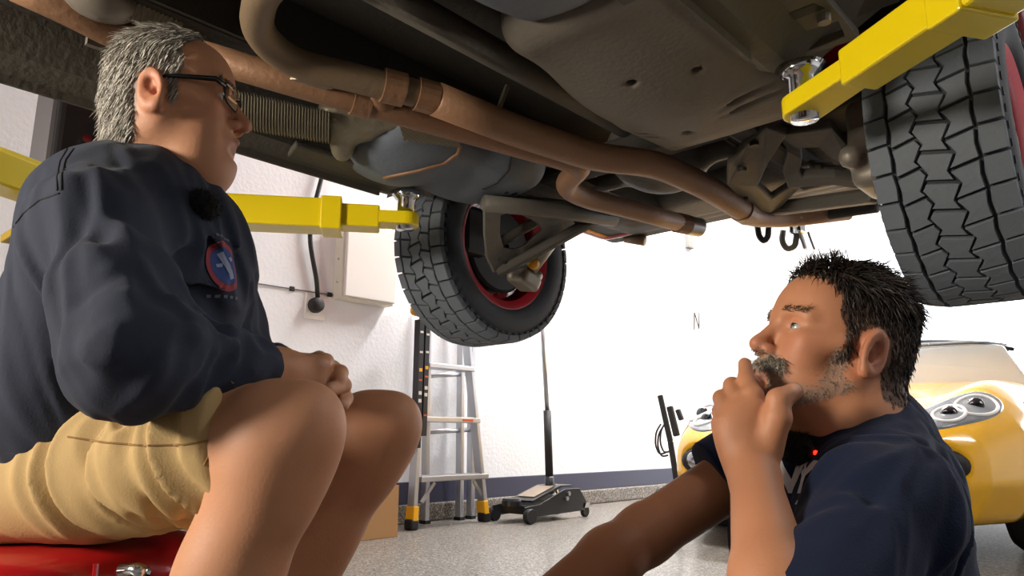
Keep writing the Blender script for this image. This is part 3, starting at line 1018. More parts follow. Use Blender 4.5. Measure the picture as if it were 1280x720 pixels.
# ---- large dusty under-tray on the near side, with a raised lip, holes and seams
ntr = SDF()
ntr.u(RBox((-0.74, 1.30, 1.345), (0.205, 0.35, 0.085), 0.07), 0.03)
ntr.u(Ell((-0.80, 1.37, 1.33), (0.2, 0.3, 0.1)), 0.06)
ntr.u(RBox((-0.76, 1.55, 1.31), (0.21, 0.14, 0.05), 0.045), 0.03)
ntr.s_(Cap((-1.0, 1.475, 1.252), (-0.5, 1.455, 1.252), 0.007), 0.01)
ntr.s_(Cap((-1.0, 1.51, 1.252), (-0.5, 1.50, 1.252), 0.006), 0.01)
for x, y in ((-0.82, 1.52), (-0.78, 1.22), (-0.66, 1.28)):
    ntr.s_(Cap((x, y, 1.2), (x, y, 1.3), 0.011), 0.004)
sdf_obj('under_tray', ntr, (-1.1, 0.85, 1.18), (-0.4, 1.8, 1.46), 0.007, M_tray, car)
ftr = SDF().u(RBox((-0.66, 0.72, 1.34), (0.2, 0.26, 0.06), 0.05), 0.02).u(Ell((-0.72, 0.8, 1.33), (0.16, 0.2, 0.08)), 0.05)
sdf_obj('under_tray', ftr, (-1.0, 0.35, 1.2), (-0.35, 1.1, 1.46), 0.009, M_shield, car)
gb = SDF().u(Ell((XC + 0.04, 0.2, 1.4), (0.17, 0.34, 0.13)), 0.02).u(Cap((XC, 0.0, 1.36), (XC + 0.05, 0.55, 1.4), 0.08), 0.05)
gb.disp(lambda p: 0.003 * np.sin(p[:, 1] * 90))
sdf_obj('gearbox', gb, (XC - 0.3, -0.4, 1.2), (XC + 0.4, 0.8, 1.6), 0.012, M_arm, car)
MB().tube(fillet([pz(20, -20, 1.36), pz(90, 12, 1.34), pz(150, 45, 1.33), pz(260, 80, 1.32)], 0.05, 5), 0.035, 14).build('front_pipe', M_pipe, car, smooth=True)
MB().bar(pz(108, 50, 1.335), pz(140, 62, 1.335), 0.014, 0.02).build('pipe_bracket', M_cast, car)
MB().sphere(pz(78, 78, 1.345), (0.04, 0.05, 0.03)).build('floor_plug', M_foil, car, smooth=True)
MB().sphere(pz(125, 0, 1.35), (0.05, 0.07, 0.04)).build('gearbox_mount', M_cast, car, smooth=True)

# ---- near-side jacking plate with its rectangular opening
def plate_hole(name, corners, hole, z, h, m):
    c = [pz(x, y, z) for x, y in corners]; q = [pz(x, y, z) for x, y in hole]
    vs = c + q + [p + [0, 0, h] for p in c] + [p + [0, 0, h] for p in q]
    fs = []
    for k in range(4):
        n_ = (k + 1) % 4
        fs += [(k, n_, 4 + n_, 4 + k), (8 + k, 12 + k, 12 + n_, 8 + n_), (k, 8 + k, 8 + n_, n_), (4 + k, 4 + n_, 12 + n_, 12 + k)]
    return MB().add(vs, fs).build(name, m, car, bevel=0.003)


plate_hole('jacking_plate', [(880, 2), (1010, -28), (1075, 48), (940, 92)], [(972, 50), (1048, 27), (1056, 46), (988, 72)], 1.30, 0.02, M_arm)
MB().prism([(0, 0), (0.06, 0), (0.07, 0.03), (0.01, 0.03)], pz(978, 20, 1.299), (1, 0, 0), (0, 1, 0), 0.006).build('plate_slot', M_blk, car)
MB().tube([pz(800, 5, 1.33), pz(905, 40, 1.32)], 0.045, 14).build('subframe_mount', M_arm, car, smooth=True)
for x, y in ((1030, 22), (868, 14)):
    MB().lathe([(0, -0.012), (0.012, -0.012), (0.014, 0.01), (0, 0.01)], pz(x, y, 1.295), (0, 0, 1), 12).build('bolt', M_cast, car)

# ---- rear suspension, both sides
def window_arm(name, outer, inner, off, m, parent=car):
    """flat pressed arm: outer outline with one window, thick along off"""
    outer = [np.asarray(p, float) for p in outer]; inner = [np.asarray(p, float) for p in inner]; off = np.asarray(off, float)
    n = len(outer)
    vs = outer + inner + [p + off for p in outer] + [p + off for p in inner]
    fs = []
    for k in range(n):
        q = (k + 1) % n
        fs += [(k, q, n + q, n + k), (2 * n + k, 3 * n + k, 3 * n + q, 2 * n + q), (k, 2 * n + k, 2 * n + q, q), (n + k, n + q, 3 * n + q, 3 * n + k)]
    return MB().add(vs, fs).build(name, m, parent, bevel=0.005)


def A(x, y, X=-1.70): return onx(x, y, X)


# far control arm: a triangular pressing with a big window, facing the camera
oa = [A(606, 255, -1.50), A(650, 249, -1.47), A(716, 274, -1.50), A(724, 289, -1.52), A(655, 331, -1.68), A(618, 341, -1.74), A(609, 322, -1.70), A(606, 290, -1.6)]
ia = [A(626, 269, -1.53), A(645, 263, -1.50), A(672, 277, -1.51), A(680, 285, -1.53), A(655, 308, -1.62), A(640, 311, -1.66), A(630, 309, -1.66), A(625, 292, -1.6)]
ca = window_arm('control_arm', oa, ia, (-0.03, 0.02, 0.01), M_arm)
MB().cyl(A(624, 325, -1.695), A(624, 325, -1.72), 0.008, 10).build('bolt', M_blk, ca)
MB().tube(fillet([A(606, 254, -1.50), A(690, 262, -1.44), A(768, 274, -1.38)], 0.05, 4), 0.026, 14).build('toe_link', M_arm, car, smooth=True)
MB().bar(A(622, 341, -1.74), A(770, 260, -1.35), 0.04, 0.035).build('lower_arm', M_under, car, bevel=0.008)
MB().tube([A(663, 335, -1.74), A(694, 300, -1.66)], [0.03, 0.018], 14).build('shock_absorber', M_cast, car, smooth=True)
MB().sphere(A(667, 330, -1.715), (0.022, 0.022, 0.022)).build('amber_cap', M_amber, car, smooth=True)
cal = SDF().u(RBox(A(655, 350, -1.78), (0.05, 0.05, 0.03), 0.018, np.array(basis((0.2, 0.4, 1))).T), 0.02).u(Cap(A(640, 345, -1.78), A(672, 345, -1.76), 0.02), 0.02)
sdf_obj('knuckle', cal, (-2.0, 1.8, 0.9), (-1.55, 2.4, 1.4), 0.006, M_cast, car)
MB().box2((-1.93, 1.78, 1.17), (-1.87, 1.9, 1.36)).build('brake_caliper', M_blk, car, bevel=0.02)
MB().lathe([(0.05, 0), (0.16, 0), (0.17, 0.01), (0.17, 0.02), (0.05, 0.02)], (-1.9, WY, WZ), (-1, 0, 0), 36).build('dust_shield', M_blk, car)
MB().tube([A(612, 245, -1.75), A(613, 330, -1.78)], 0.012, 10).build('brake_hose', M_blk, car)

# near side: bracket with three holes, arm with window, lower link, spring link
def B(x, y, z): return pz(x, y, z)
brk = [B(958, 160, 1.31), B(985, 168, 1.31), B(960, 205, 1.27), B(948, 232, 1.25), B(965, 248, 1.25), B(1000, 226, 1.27), B(1004, 232, 1.27), B(968, 268, 1.25), B(938, 262, 1.24), B(908, 232, 1.24), B(910, 205, 1.26), B(932, 182, 1.29)]
n_ = len(brk)
o = MB().add(brk + [p + [0, 0, 0.025] for p in brk], [tuple(range(n_))[::-1], tuple(range(n_, 2 * n_))] + [(i, (i + 1) % n_, n_ + (i + 1) % n_, n_ + i) for i in range(n_)]).build('subframe_bracket', M_arm, car, bevel=0.006)
for x, y, z in ((943, 180, 1.288), (928, 212, 1.258), (930, 248, 1.243)):
    q = B(x, y, z)
    MB().lathe([(0, -0.006), (0.012, -0.006), (0.013, 0.004), (0, 0.004)], q, (0, 0, 1), 12).build('bracket_hole', M_blk, o)
oa = [B(972, 170, 1.33), B(1040, 160, 1.31), B(1092, 222, 1.22), B(1092, 240, 1.2), B(1040, 232, 1.23), B(985, 236, 1.25), B(978, 215, 1.28), B(985, 190, 1.3)]
ia = [B(1001, 186, 1.312), B(1024, 184, 1.30), B(1066, 218, 1.232), B(1070, 226, 1.225), B(1044, 222, 1.24), B(1004, 222, 1.262), B(1000, 214, 1.275), B(1003, 198, 1.295)]
window_arm('control_arm', oa, ia, (0, 0, 0.03), M_arm)
MB().bar(B(962, 262, 1.27), B(1096, 244, 1.2), 0.05, 0.045).build('lower_arm', M_arm, car, bevel=0.012)
MB().tube([B(975, 276, 1.31), B(1096, 258, 1.27)], 0.022, 12).build('toe_link', M_under, car, smooth=True)
spl = [B(1004, 205, 1.32), B(1030, 207, 1.3), B(1062, 215, 1.28)]
for k in range(4):
    t0_ = np.array(B(1002 + 14 * k, 205 + 3 * k, 1.32 - 0.012 * k))
    MB().tube([t0_, t0_ + np.array([0.03, 0.07, 0.012])], 0.012, 10).build('spring_coil', M_cast, car, smooth=True)
MB().sphere(B(1075, 224, 1.235), (0.022, 0.026, 0.022)).build('amber_cap', M_amber, car, smooth=True)
kn = SDF().u(RBox((-0.52, 1.98, 1.25), (0.05, 0.09, 0.12), 0.03), 0.02).u(Cap((-0.55, 1.86, 1.2), (-0.49, 2.0, 1.3), 0.03), 0.03)
sdf_obj('knuckle', kn, (-0.7, 1.7, 1.0), (-0.4, 2.2, 1.45), 0.01, M_cast, car)
MB().lathe([(0.05, 0), (0.16, 0), (0.17, 0.01), (0.17, 0.02), (0.05, 0.02)], (-0.42, WY, WZ), (1, 0, 0), 36).build('dust_shield', M_blk, car)
# subframe cross member and rear valance
MB().bar((XC - 0.42, 1.78, 1.36), (XC + 0.42, 1.78, 1.36), 0.1, 0.07).build('subframe_crossmember', M_under, car, bevel=0.015)
MB().bar((XC - 0.36, 1.7, 1.34), (XC - 0.36, 2.35, 1.36), 0.08, 0.07).build('subframe_rail', M_under, car, bevel=0.015)
MB().bar((XC + 0.36, 1.7, 1.34), (XC + 0.36, 2.35, 1.36), 0.08, 0.07).build('subframe_rail', M_under, car, bevel=0.015)
sp = SDF().u(Ell((XC - 0.12, 2.05, 1.35), (0.2, 0.2, 0.1)), 0.02)
sdf_obj('rear_muffler', SDF().u(RBox((XC + 0.05, 2.5, 1.47), (0.5, 0.15, 0.09), 0.08), 0.02), (-1.9, 2.3, 1.3), (-0.5, 2.8, 1.6), 0.012, M_arm, car)
val = SDF().u(RBox((XC, 2.78, 1.545), (0.93, 0.25, 0.07), 0.05), 0.02).u(RBox((XC, 2.5, 1.52), (0.74, 0.4, 0.06), 0.04), 0.02)
sdf_obj('rear_valance', val, (-2.1, 2.0, 1.33), (-0.2, 3.1, 1.65), 0.014, M_blk, car)
# tow hitch: receiver, safety-chain loop, shackle
hx, hy, hz = XC + 0.0, 3.0, onx(1000, 268, XC)[2]
tow = MB().box2((hx - 0.035, 2.75, hz - 0.0), (hx + 0.035, 3.08, hz + 0.07)).build('tow_receiver', M_blk, car, bevel=0.006)
MB().box2((hx - 0.2, 2.95, hz + 0.0), (hx + 0.12, 2.99, hz + 0.05)).build('tow_bar', M_blk, car, bevel=0.008)
lp = [ony(946, 278, 3.0), ony(949, 296, 3.0), ony(955, 302, 3.0), ony(960, 296, 3.0), ony(961, 278, 3.0)]
MB().tube(fillet(lp, 0.03, 4), 0.013, 10).build('chain_loop', M_blk, car, smooth=True)
MB().box2((hx - 0.024, 3.04, hz - 0.1), (hx - 0.008, 3.1, hz + 0.02)).box2((hx + 0.012, 3.04, hz - 0.1), (hx + 0.028, 3.1, hz + 0.02)).build('shackle_mount', M_chrome, car, bevel=0.008)
sh = [ony(979, 288, 3.07), ony(977, 302, 3.07), ony(984, 312, 3.07), ony(994, 308, 3.07), ony(996, 292, 3.07)]
MB().tube(fillet(sh, 0.03, 4), 0.013, 10).build('shackle', M_arm, car, smooth=True)
MB().bar(ony(998, 284, 3.08), ony(1007, 312, 3.08), 0.03, 0.012).build('hitch_pin', M_steel, car, bevel=0.004)
MB().tube([ony(1010, 290, 3.08), ony(1018, 312, 3.08)], 0.005, 8).build('pin_clip', M_steel, car)
MB().tube([ony(782, 297, 2.95), ony(806, 301, 2.97)], 0.026, 14).build('tail_pipe', M_pipe2, car, smooth=True)
# wheel-well liners
for xi_ in (-1.74, -0.57):
    wl_ = MB().lathe([(0.44, -0.14), (0.44, 0.14)], (xi_ - 0.2 if xi_ < -1 else xi_ + 0.2, WY, WZ + 0.03), (1, 0, 0), 48)
    wl_.f = [f for f in wl_.f if np.mean([wl_.v[i][2] for i in f]) > WZ + 0.12]
    wl_.build('wheel_liner', M_blk, car, smooth=True)

# near-side column of the lift, outside the frame, with its arm reaching under the car
lift2 = thing('car_lift', (0.62, 0.86, 0), 'yellow lift arm reaching under the sill beside the large tyre', 'car lift')
colm = MB()
for lo_, hi_ in (((0.82, 0.6, 0), (0.85, 1.12, 3.3)), ((0.52, 0.6, 0), (0.82, 0.63, 3.3)), ((0.52, 1.09, 0), (0.82, 1.12, 3.3))):
    colm.box2(lo_, hi_)
colm.build('column', M_grey, lift2)
MB().box2((0.46, 0.65, 0.95), (0.81, 1.07, 1.9)).build('carriage', M_dark, lift2, bevel=0.01)
MB().box2((0.3, 0.56, 0), (0.9, 1.16, 0.025)).build('base_plate', M_dark, lift2)
lift_arm((0.42, 0.84, 1.2), (-0.50, 1.42), 1.165, lift2, tele=(0.66, 0.86), pad_h=0.085)
# ================================================================== people
M_skinL = mat('skin_fair', 'c98e6c', 0.56, var=0.10, vscale=60, bump=0.06, bscale=260, attr='Col', sss=0.08)
M_hair = mat('hair_strands', '555555', 0.5, var=0.0, attr='Col', spec=0.35)
M_sweat = mat('charcoal_fleece', '2d3342', 0.85, var=0.14, vscale=30, bump=0.10, bscale=400, sheen=0.05, spec=0.2)
M_tee = mat('navy_cotton', '131d36', 0.85, var=0.12, vscale=30, bump=0.2, bscale=400, sheen=0.04, spec=0.2)
M_short = mat('khaki_twill', 'b59a6c', 0.85, var=0.10, vscale=25, bump=0.12, bscale=420, spec=0.2)
M_jean = mat('dark_denim', '1a1c24', 0.85, var=0.2, vscale=40, bump=0.2, bscale=300)
M_shoe = mat('black_shoe', '17171a', 0.5, var=0.1)
M_eye = mat('eyeball', 'e4ddd6', 0.15, var=0.0, attr='Col', coat=0.4)
M_frame = mat('glasses_frame', '0c0c0e', 0.25, var=0.0)
M_lens = mat('lens_glass', 'ffffff', 0.02, var=0.0, trans=1.0)
M_fluff = mat('black_fluff', '08080a', 0.95, var=0.2)
RNG = np.random.RandomState(4)


def RF(r, d, z):
    """camera-side ground frame: r to the right, d away, z up"""
    return _R * r + _F * d + _Z * z


def unit(v):
    v = np.asarray(v, float); return v / np.linalg.norm(v)


class Frame:
    def __init__(s, o, fwd, up, sc=(1, 1, 1)):
        s.sc = np.array(sc, float)
        s.o = np.asarray(o, float); f = unit(fwd); l = unit(np.cross(up, f)); u = np.cross(f, l)
        s.H = np.stack([f, l, u], 1)

    def __call__(s, x, y, z): return s.o + s.H @ (np.array([x, y, z], float) * s.sc)
    def loc(s, p): return ((np.asarray(p) - s.o) @ s.H) / s.sc


def head_sdf(S, fr, heavy=0.0, mouth_open=0.0, nose=1.0):
    H = fr.H; g_ = float(fr.sc.mean())
    def Ell(c, r, M=None, _E=globals()['Ell']):
        r = np.ones(3) * r
        return _E(c, r * fr.sc if M is H else r * g_, M)
    def Cap(a, b, ra, rb=None, _E=globals()['Cap']): return _E(a, b, ra * g_, None if rb is None else rb * g_)
    def Tor(c, R, r, M, sx=1.0, _E=globals()['Tor']): return _E(c, R * g_, r * g_, M, sx)
    E = lambda c, r, k=0.02: S.u(Ell(fr(*c), r, H), k)
    E((-0.008, 0, 0.032), (0.098, 0.077, 0.086))
    E((-0.03, 0, 0.0), (0.075, 0.07, 0.075), 0.02)
    E((0.046, 0, 0.03), (0.052, 0.064, 0.062), 0.025)
    E((0.045, 0, -0.035), (0.049, 0.058, 0.068), 0.02)
    E((0.045, 0, -0.082), (0.047, 0.047, 0.034), 0.02)
    for s in (-1, 1):
        S.u(Cap(fr(-0.002, s * 0.054, -0.055), fr(0.066, s * 0.022, -0.1), 0.019, 0.017), 0.02)
        S.u(Ell(fr(0.062, s * 0.036, -0.033), (0.024, 0.022, 0.024), H), 0.018)      # cheek
        S.u(Cap(fr(0.089, s * 0.016, 0.0155), fr(0.074, s * 0.047, 0.0145), 0.0118, 0.0108), 0.012)  # brow
        S.u(Cap(fr(0.03, s * 0.066, -0.012), fr(0.07, s * 0.048, -0.02), 0.011), 0.018)   # cheek bone
        if heavy:
            S.u(Ell(fr(0.048, s * 0.043, -0.078), (0.034, 0.022, 0.034), H), 0.02)
    S.u(Ell(fr(0.083, 0, -0.1), (0.018, 0.021, 0.017), H), 0.016)
    if heavy:
        S.u(Ell(fr(0.035, 0, -0.118), (0.052, 0.05, 0.028), H), 0.03)
    # muzzle
    S.u(Ell(fr(0.078, 0, -0.066), (0.023, 0.03, 0.024), H), 0.014)
    # eye sockets
    for s in (-1, 1):
        S.s_(Ell(fr(0.1, s * 0.032, -0.001), (0.02, 0.017, 0.0125), H), 0.012)
        S.u(Ell(fr(0.0772, s * 0.0325, -0.002), (0.0138, 0.0148, 0.0128), H), 0.003)   # lids over the ball
        S.s_(Ell(fr(0.0935, s * 0.0335, -0.003), (0.021, 0.0142, 0.0046), H), 0.0015)     # lid opening
        S.u(Cap(fr(0.083, s * 0.022, -0.018), fr(0.077, s * 0.045, -0.015), 0.005), 0.008)   # bag under the eye
    # nose
    S.u(Cap(fr(0.088, 0, 0.012), fr(0.109 * nose, 0, -0.026), 0.0085, 0.0105), 0.01)
    S.u(Ell(fr(0.115 * nose, 0, -0.036), (0.013, 0.0125, 0.0115), H), 0.008)
    for s in (-1, 1):
        S.u(Ell(fr(0.101, s * 0.013, -0.041), (0.012, 0.0075, 0.0085), H), 0.006)
        S.s_(Ell(fr(0.106, s * 0.0075, -0.0505), (0.006, 0.0038, 0.004), H), 0.003)
    # lips
    S.u(Cap(fr(0.101, 0, -0.0655), fr(0.086, 0.021, -0.070), 0.0068, 0.004), 0.004)
    S.u(Cap(fr(0.101, 0, -0.0655), fr(0.086, -0.021, -0.070), 0.0068, 0.004), 0.004)
    S.u(Cap(fr(0.0995, 0, -0.0785 - mouth_open), fr(0.086, 0.018, -0.074), 0.0074, 0.004), 0.004)
    S.u(Cap(fr(0.0995, 0, -0.0785 - mouth_open), fr(0.086, -0.018, -0.074), 0.0074, 0.004), 0.004)
    S.s_(Cap(fr(0.108, -0.02, -0.0725 - mouth_open * .5), fr(0.108, 0.02, -0.0725 - mouth_open * .5), 0.0034 + mouth_open * .8), 0.002)
    S.s_(Cap(fr(0.102, -0.014, -0.0895), fr(0.102, 0.014, -0.0895), 0.007), 0.01)
    # ears
    for s in (-1, 1):
        out_ = unit(H @ np.array([-0.35, s * 1.0, 0.05])); upv = unit(H @ np.array([-0.22, s * 0.12, 1.0])); upv = unit(upv - out_ * (upv @ out_))
        c = fr(-0.012, s * 0.081, -0.012)
        Me = np.stack([upv, np.cross(out_, upv), out_], 1)
        S.u(Ell(c - out_ * 0.004, (0.029, 0.0175, 0.007), Me), 0.008)
        S.s_(Ell(c + out_ * 0.006 + upv * 0.002, (0.024, 0.0135, 0.0105), Me), 0.003)
        S.u(Tor(c + out_ * 0.001, 0.0172, 0.0042, Me, 0.6), 0.003)
        S.u(Tor(c + out_ * 0.0 + upv * 0.004 - fr.H[:, 0] * 0.001, 0.0115, 0.0030, Me, 0.62), 0.003)
        S.s_(Ell(c - upv * 0.006 + fr.H[:, 0] * 0.004, (0.011, 0.007, 0.009), Me), 0.003)
        S.u(Ell(c - upv * 0.027 + fr.H[:, 0] * 0.004, (0.009, 0.008, 0.006), Me), 0.006)
        S.u(Ell(c - upv * 0.004 + fr.H[:, 0] * 0.014, (0.008, 0.004, 0.006), Me), 0.004)


def chain(S, pts, rs, k=0.01):
    for i in range(len(pts) - 1):
        S.u(Cap(pts[i], pts[i + 1], rs[i], rs[i + 1]), k)


def in_poly(x, z, poly):
    r = np.zeros(len(x), bool); n = len(poly)
    for i in range(n):
        x0, z0 = poly[i]; x1, z1 = poly[(i + 1) % n]
        c = ((z0 > z) != (z1 > z)) & (x < (x1 - x0) * (z - z0) / (z1 - z0 + 1e-12) + x0)
        r ^= c
    return r


def strands(name, roots, nors, dirf, length, rad, cols, parent, fr, nseg=4, curl=0.3, material=None, lift=0.0):
    """tapered hair strands as one mesh; dirf gives the combing direction at a root"""
    N = len(roots)
    D = dirf(roots, nors)
    D /= np.linalg.norm(D, axis=1, keepdims=True)
    L = length * (0.6 + 0.8 * RNG.rand(N))
    lift = lift * np.ones(N)
    X = np.cross(D, RNG.normal(size=(N, 3))); X /= np.linalg.norm(X, axis=1, keepdims=True)
    Y = np.cross(D, X)
    wob = RNG.normal(size=(N, 3)) * curl
    V = np.zeros((N, nseg + 1, 3, 3)); p = roots - nors * 0.002 + nors * (lift * RNG.rand(N))[:, None]
    d = D.copy()
    for i in range(nseg + 1):
        t = i / nseg
        r = rad * (1 - t ** 2 * 0.85)
        for k in range(3):
            a = 2 * pi * k / 3
            V[:, i, k] = p + r * (cos(a) * X + sin(a) * Y)
        d = d + wob * 0.3 - nors * 0.17 * (i > 0)
        d /= np.linalg.norm(d, axis=1, keepdims=True)
        p = p + d * (L / nseg)[:, None]
    verts = V.reshape(-1, 3)
    base = (np.arange(N) * (nseg + 1) * 3)[:, None]
    fs = []
    for i in range(nseg):
        for k in range(3):
            fs.append(np.concatenate([base + i * 3 + k, base + i * 3 + (k + 1) % 3, base + (i + 1) * 3 + (k + 1) % 3, base + (i + 1) * 3 + k], 1))
    F_ = np.concatenate(fs)
    C_ = np.repeat(cols, (nseg + 1) * 3, axis=0)
    return verts, F_, C_


def raw_mesh(name, v, f, col, material, parent):
    po = np.array(world_loc(parent)) if parent else np.zeros(3)
    me = bpy.data.meshes.new(name); n, m = len(v), len(f)
    me.vertices.add(n); me.vertices.foreach_set('co', (v - po).astype(np.float32).ravel())
    me.loops.add(m * 4); me.loops.foreach_set('vertex_index', f.astype(np.int32).ravel())
    me.polygons.add(m); me.polygons.foreach_set('loop_start', np.arange(0, m * 4, 4, dtype=np.int32))
    me.polygons.foreach_set('use_smooth', np.ones(m, bool))
    me.update(calc_edges=True); me.validate()
    me.materials.append(material)
    at = me.color_attributes.new('Col', 'FLOAT_COLOR', 'POINT')
    at.data.foreach_set('color', np.concatenate([col, np.ones((n, 1))], 1).astype(np.float32).ravel())
    o = bpy.data.objects.new(name, me); C.objects.link(o); o.parent = parent
    return o


def normals(v, f):
    n = np.zeros_like(v)
    fn = np.cross(v[f[:, 1]] - v[f[:, 0]], v[f[:, 2]] - v[f[:, 0]])
    for k in range(4): np.add.at(n, f[:, k], fn)
    return n / (np.linalg.norm(n, axis=1, keepdims=True) + 1e-12)


def not_ear(q):
    e = ((q[:, 0] + 0.012) / 0.03) ** 2 + ((q[:, 2] + 0.012) / 0.042) ** 2 < 1
    return (np.abs(q[:, 1]) < 0.0795) & ~(e & (np.abs(q[:, 1]) > 0.0715))


def pick(idx, n):
    return RNG.choice(idx, n, replace=len(idx) < n)


def eyeball(fr, s, gaze, parent, iris='42525f'):
    c = fr(0.0765, s * 0.0325, -0.002); g = unit(fr.H @ np.array(gaze, float))
    mb = MB().sphere(c, 0.0127 * float(fr.sc.mean()), 20, 14)
    v = np.array(mb.v); ang = np.degrees(np.arccos(np.clip(((v - c) / 0.0127) @ g, -1, 1)))
    col = np.tile(lin('bdb2aa'), (len(v), 1))
    col[ang < 32] = lin(iris); col[ang < 15] = lin('060606')
    f = np.array(mb.f)
    return raw_mesh('eye', v, f, col, M_eye, parent)


def folds(axis, freq, amp, seed, stretch=0.8, ridge=True):
    ax = unit(axis).astype(np.float32)
    def f(p):
        q = p - (p @ ax)[:, None] * ax * stretch
        n = noise3(q, freq, seed)
        if ridge: return amp * (np.sqrt(n * n + 0.03) * 1.3 - 0.7)
        return amp * n
    return f


def local_folds(center, rad, fn):
    c = np.asarray(center, np.float32)
    def f(p):
        w = np.exp(-np.einsum('ij,ij->i', p - c, p - c) / (rad * rad))
        return w * fn(p)
    f.c = c; f.rad = rad
    return f


def decal(name, polys, fr_o, u, v, bvh, material, parent, off=0.0012, po=None, cut=0.012):
    """flat print: 2-d polygons (lists of (a,b)) cut fine and laid on a garment along its normal direction"""
    u, v = unit(u), unit(v); w = np.cross(u, v)
    bm = bmesh.new()
    for poly in polys:
        vs = [bm.verts.new((a, b, 0)) for a, b in poly]
        bm.faces.new(vs)
    bmesh.ops.triangulate(bm, faces=bm.faces)
    for _ in range(4):
        es = [e for e in bm.edges if e.calc_length() > cut]
        if not es: break
        bmesh.ops.subdivide_edges(bm, edges=es, cuts=1)
        bmesh.ops.triangulate(bm, faces=bm.faces)
    for q in bm.verts:
        p = np.array(fr_o) + u * q.co.x + v * q.co.y
        h = bvh.ray_cast(Vector(p + w * 0.25), Vector(-w), 0.6)
        hp = np.array(h[0]) if h[0] is not None else p
        q.co = Vector(hp + w * off - np.array(world_loc(parent)))
    me = bpy.data.meshes.new(name); bm.to_mesh(me); bm.free(); me.materials.append(material)
    o = bpy.data.objects.new(name, me); C.objects.link(o); o.parent = parent
    return o


def text_polys(body, size):
    cu = bpy.data.curves.new('lettering', 'FONT'); cu.body = body; cu.size = size; cu.align_x = 'CENTER'; cu.offset = size * 0.045
    o = bpy.data.objects.new('lettering', cu); C.objects.link(o)
    dg = bpy.context.evaluated_depsgraph_get()
    me = o.evaluated_get(dg).to_mesh()
    polys = [[(me.vertices[i].co.x, me.vertices[i].co.y) for i in p.vertices] for p in me.polygons]
    o.evaluated_get(dg).to_mesh_clear()
    bpy.data.objects.remove(o); bpy.data.curves.remove(cu)
    return polys


def disc(r, n=24, cx=0, cy=0, sy=1.0): return [(cx + r * cos(2 * pi * k / n), cy + r * sy * sin(2 * pi * k / n)) for k in range(n)]
def ring(r0, r1, n=28, sy=1.0, a0=0, a1=2 * pi):
    out_ = []
    for k in range(n):
        a, b = a0 + (a1 - a0) * k / n, a0 + (a1 - a0) * (k + 1) / n
        out_.append([(r0 * cos(a), sy * r0 * sin(a)), (r1 * cos(a), sy * r1 * sin(a)), (r1 * cos(b), sy * r1 * sin(b)), (r0 * cos(b), sy * r0 * sin(b))])
    return out_


def microphone(name, c, r, parent, led=None, facing=None):
    S = SDF().u(Ell(c, (r, r, r)), 0.01)
    S.disp(lambda p: 0.0016 * noise3(p, 600, 3) + 0.001 * noise3(p, 1200, 8))
    o, v, f = sdf_obj(name, S, c - r * 1.4, c + r * 1.4, 0.0022, M_fluff, parent)
    n = normals(v, f); idx = pick(np.arange(len(v)), 900)
    cols = np.tile(lin('0a0a0c'), (900, 1))
    sv, sf, sc = strands('fluff', v[idx], n[idx], lambda p, q: q + RNG.normal(size=q.shape) * 0.5, 0.007, 0.0004, cols, o, None, 2)
    raw_mesh('fluff', sv, sf, sc, M_hair, o)
    if led is not None:
        MB().sphere(led, 0.0032, 10, 8).build('indicator_light', mat('red_led', 'ff1a10', 0.4, var=0, emit='ff2010', estr=6.0), o)
    return o


# ------------------------------------------------------------------ man on the stool
man1 = thing('person', RF(-0.45, 1.0, 0), 'seated person in dark sweatshirt and khaki shorts, hands clasped, wearing glasses', 'person')
fr1 = Frame(P(218, 132, 1.05), RF(0.985, 0.17, 0.085), RF(-0.07, 0.03, 1), (0.88, 0.95, 0.98))
S = SDF()
head_sdf(S, fr1, heavy=1.0, mouth_open=0.004, nose=1.02)
nb1 = P(184, 226, 1.075)
S.u(Cap(fr1(-0.022, 0, -0.05), nb1, 0.066, 0.076), 0.03)
S.u(Cap(fr1(0.03, 0, -0.12), nb1 + RF(0.05, -0.01, 0.02), 0.035, 0.04), 0.04)
tf1 = unit(RF(0.985, -0.06, 0)); tl1 = np.cross(_Z, tf1)
ch1 = P(184, 350, 1.07)
sh1n = P(114, 294, 0.875)
sh1f = ch1 + tl1 * 0.19 + _Z * 0.055 - tf1 * 0.01
el1n, wr1n = P(172, 444, 0.75), P(342, 468, 0.89)
el1f, wr1f = P(300, 468, 1.2), P(345, 462, 1.02)
pel1 = P(60, 600, 1.13)
chain(S, [nb1, ch1, pel1], [0.06, 0.09, 0.09], 0.04)
for a, b_, c_ in ((sh1n, el1n, wr1n), (sh1f, el1f, wr1f)):
    chain(S, [ch1 + _Z * 0.05, a, b_], [0.05, 0.045, 0.036], 0.03)
    chain(S, [b_, c_], [0.036, 0.029], 0.02)
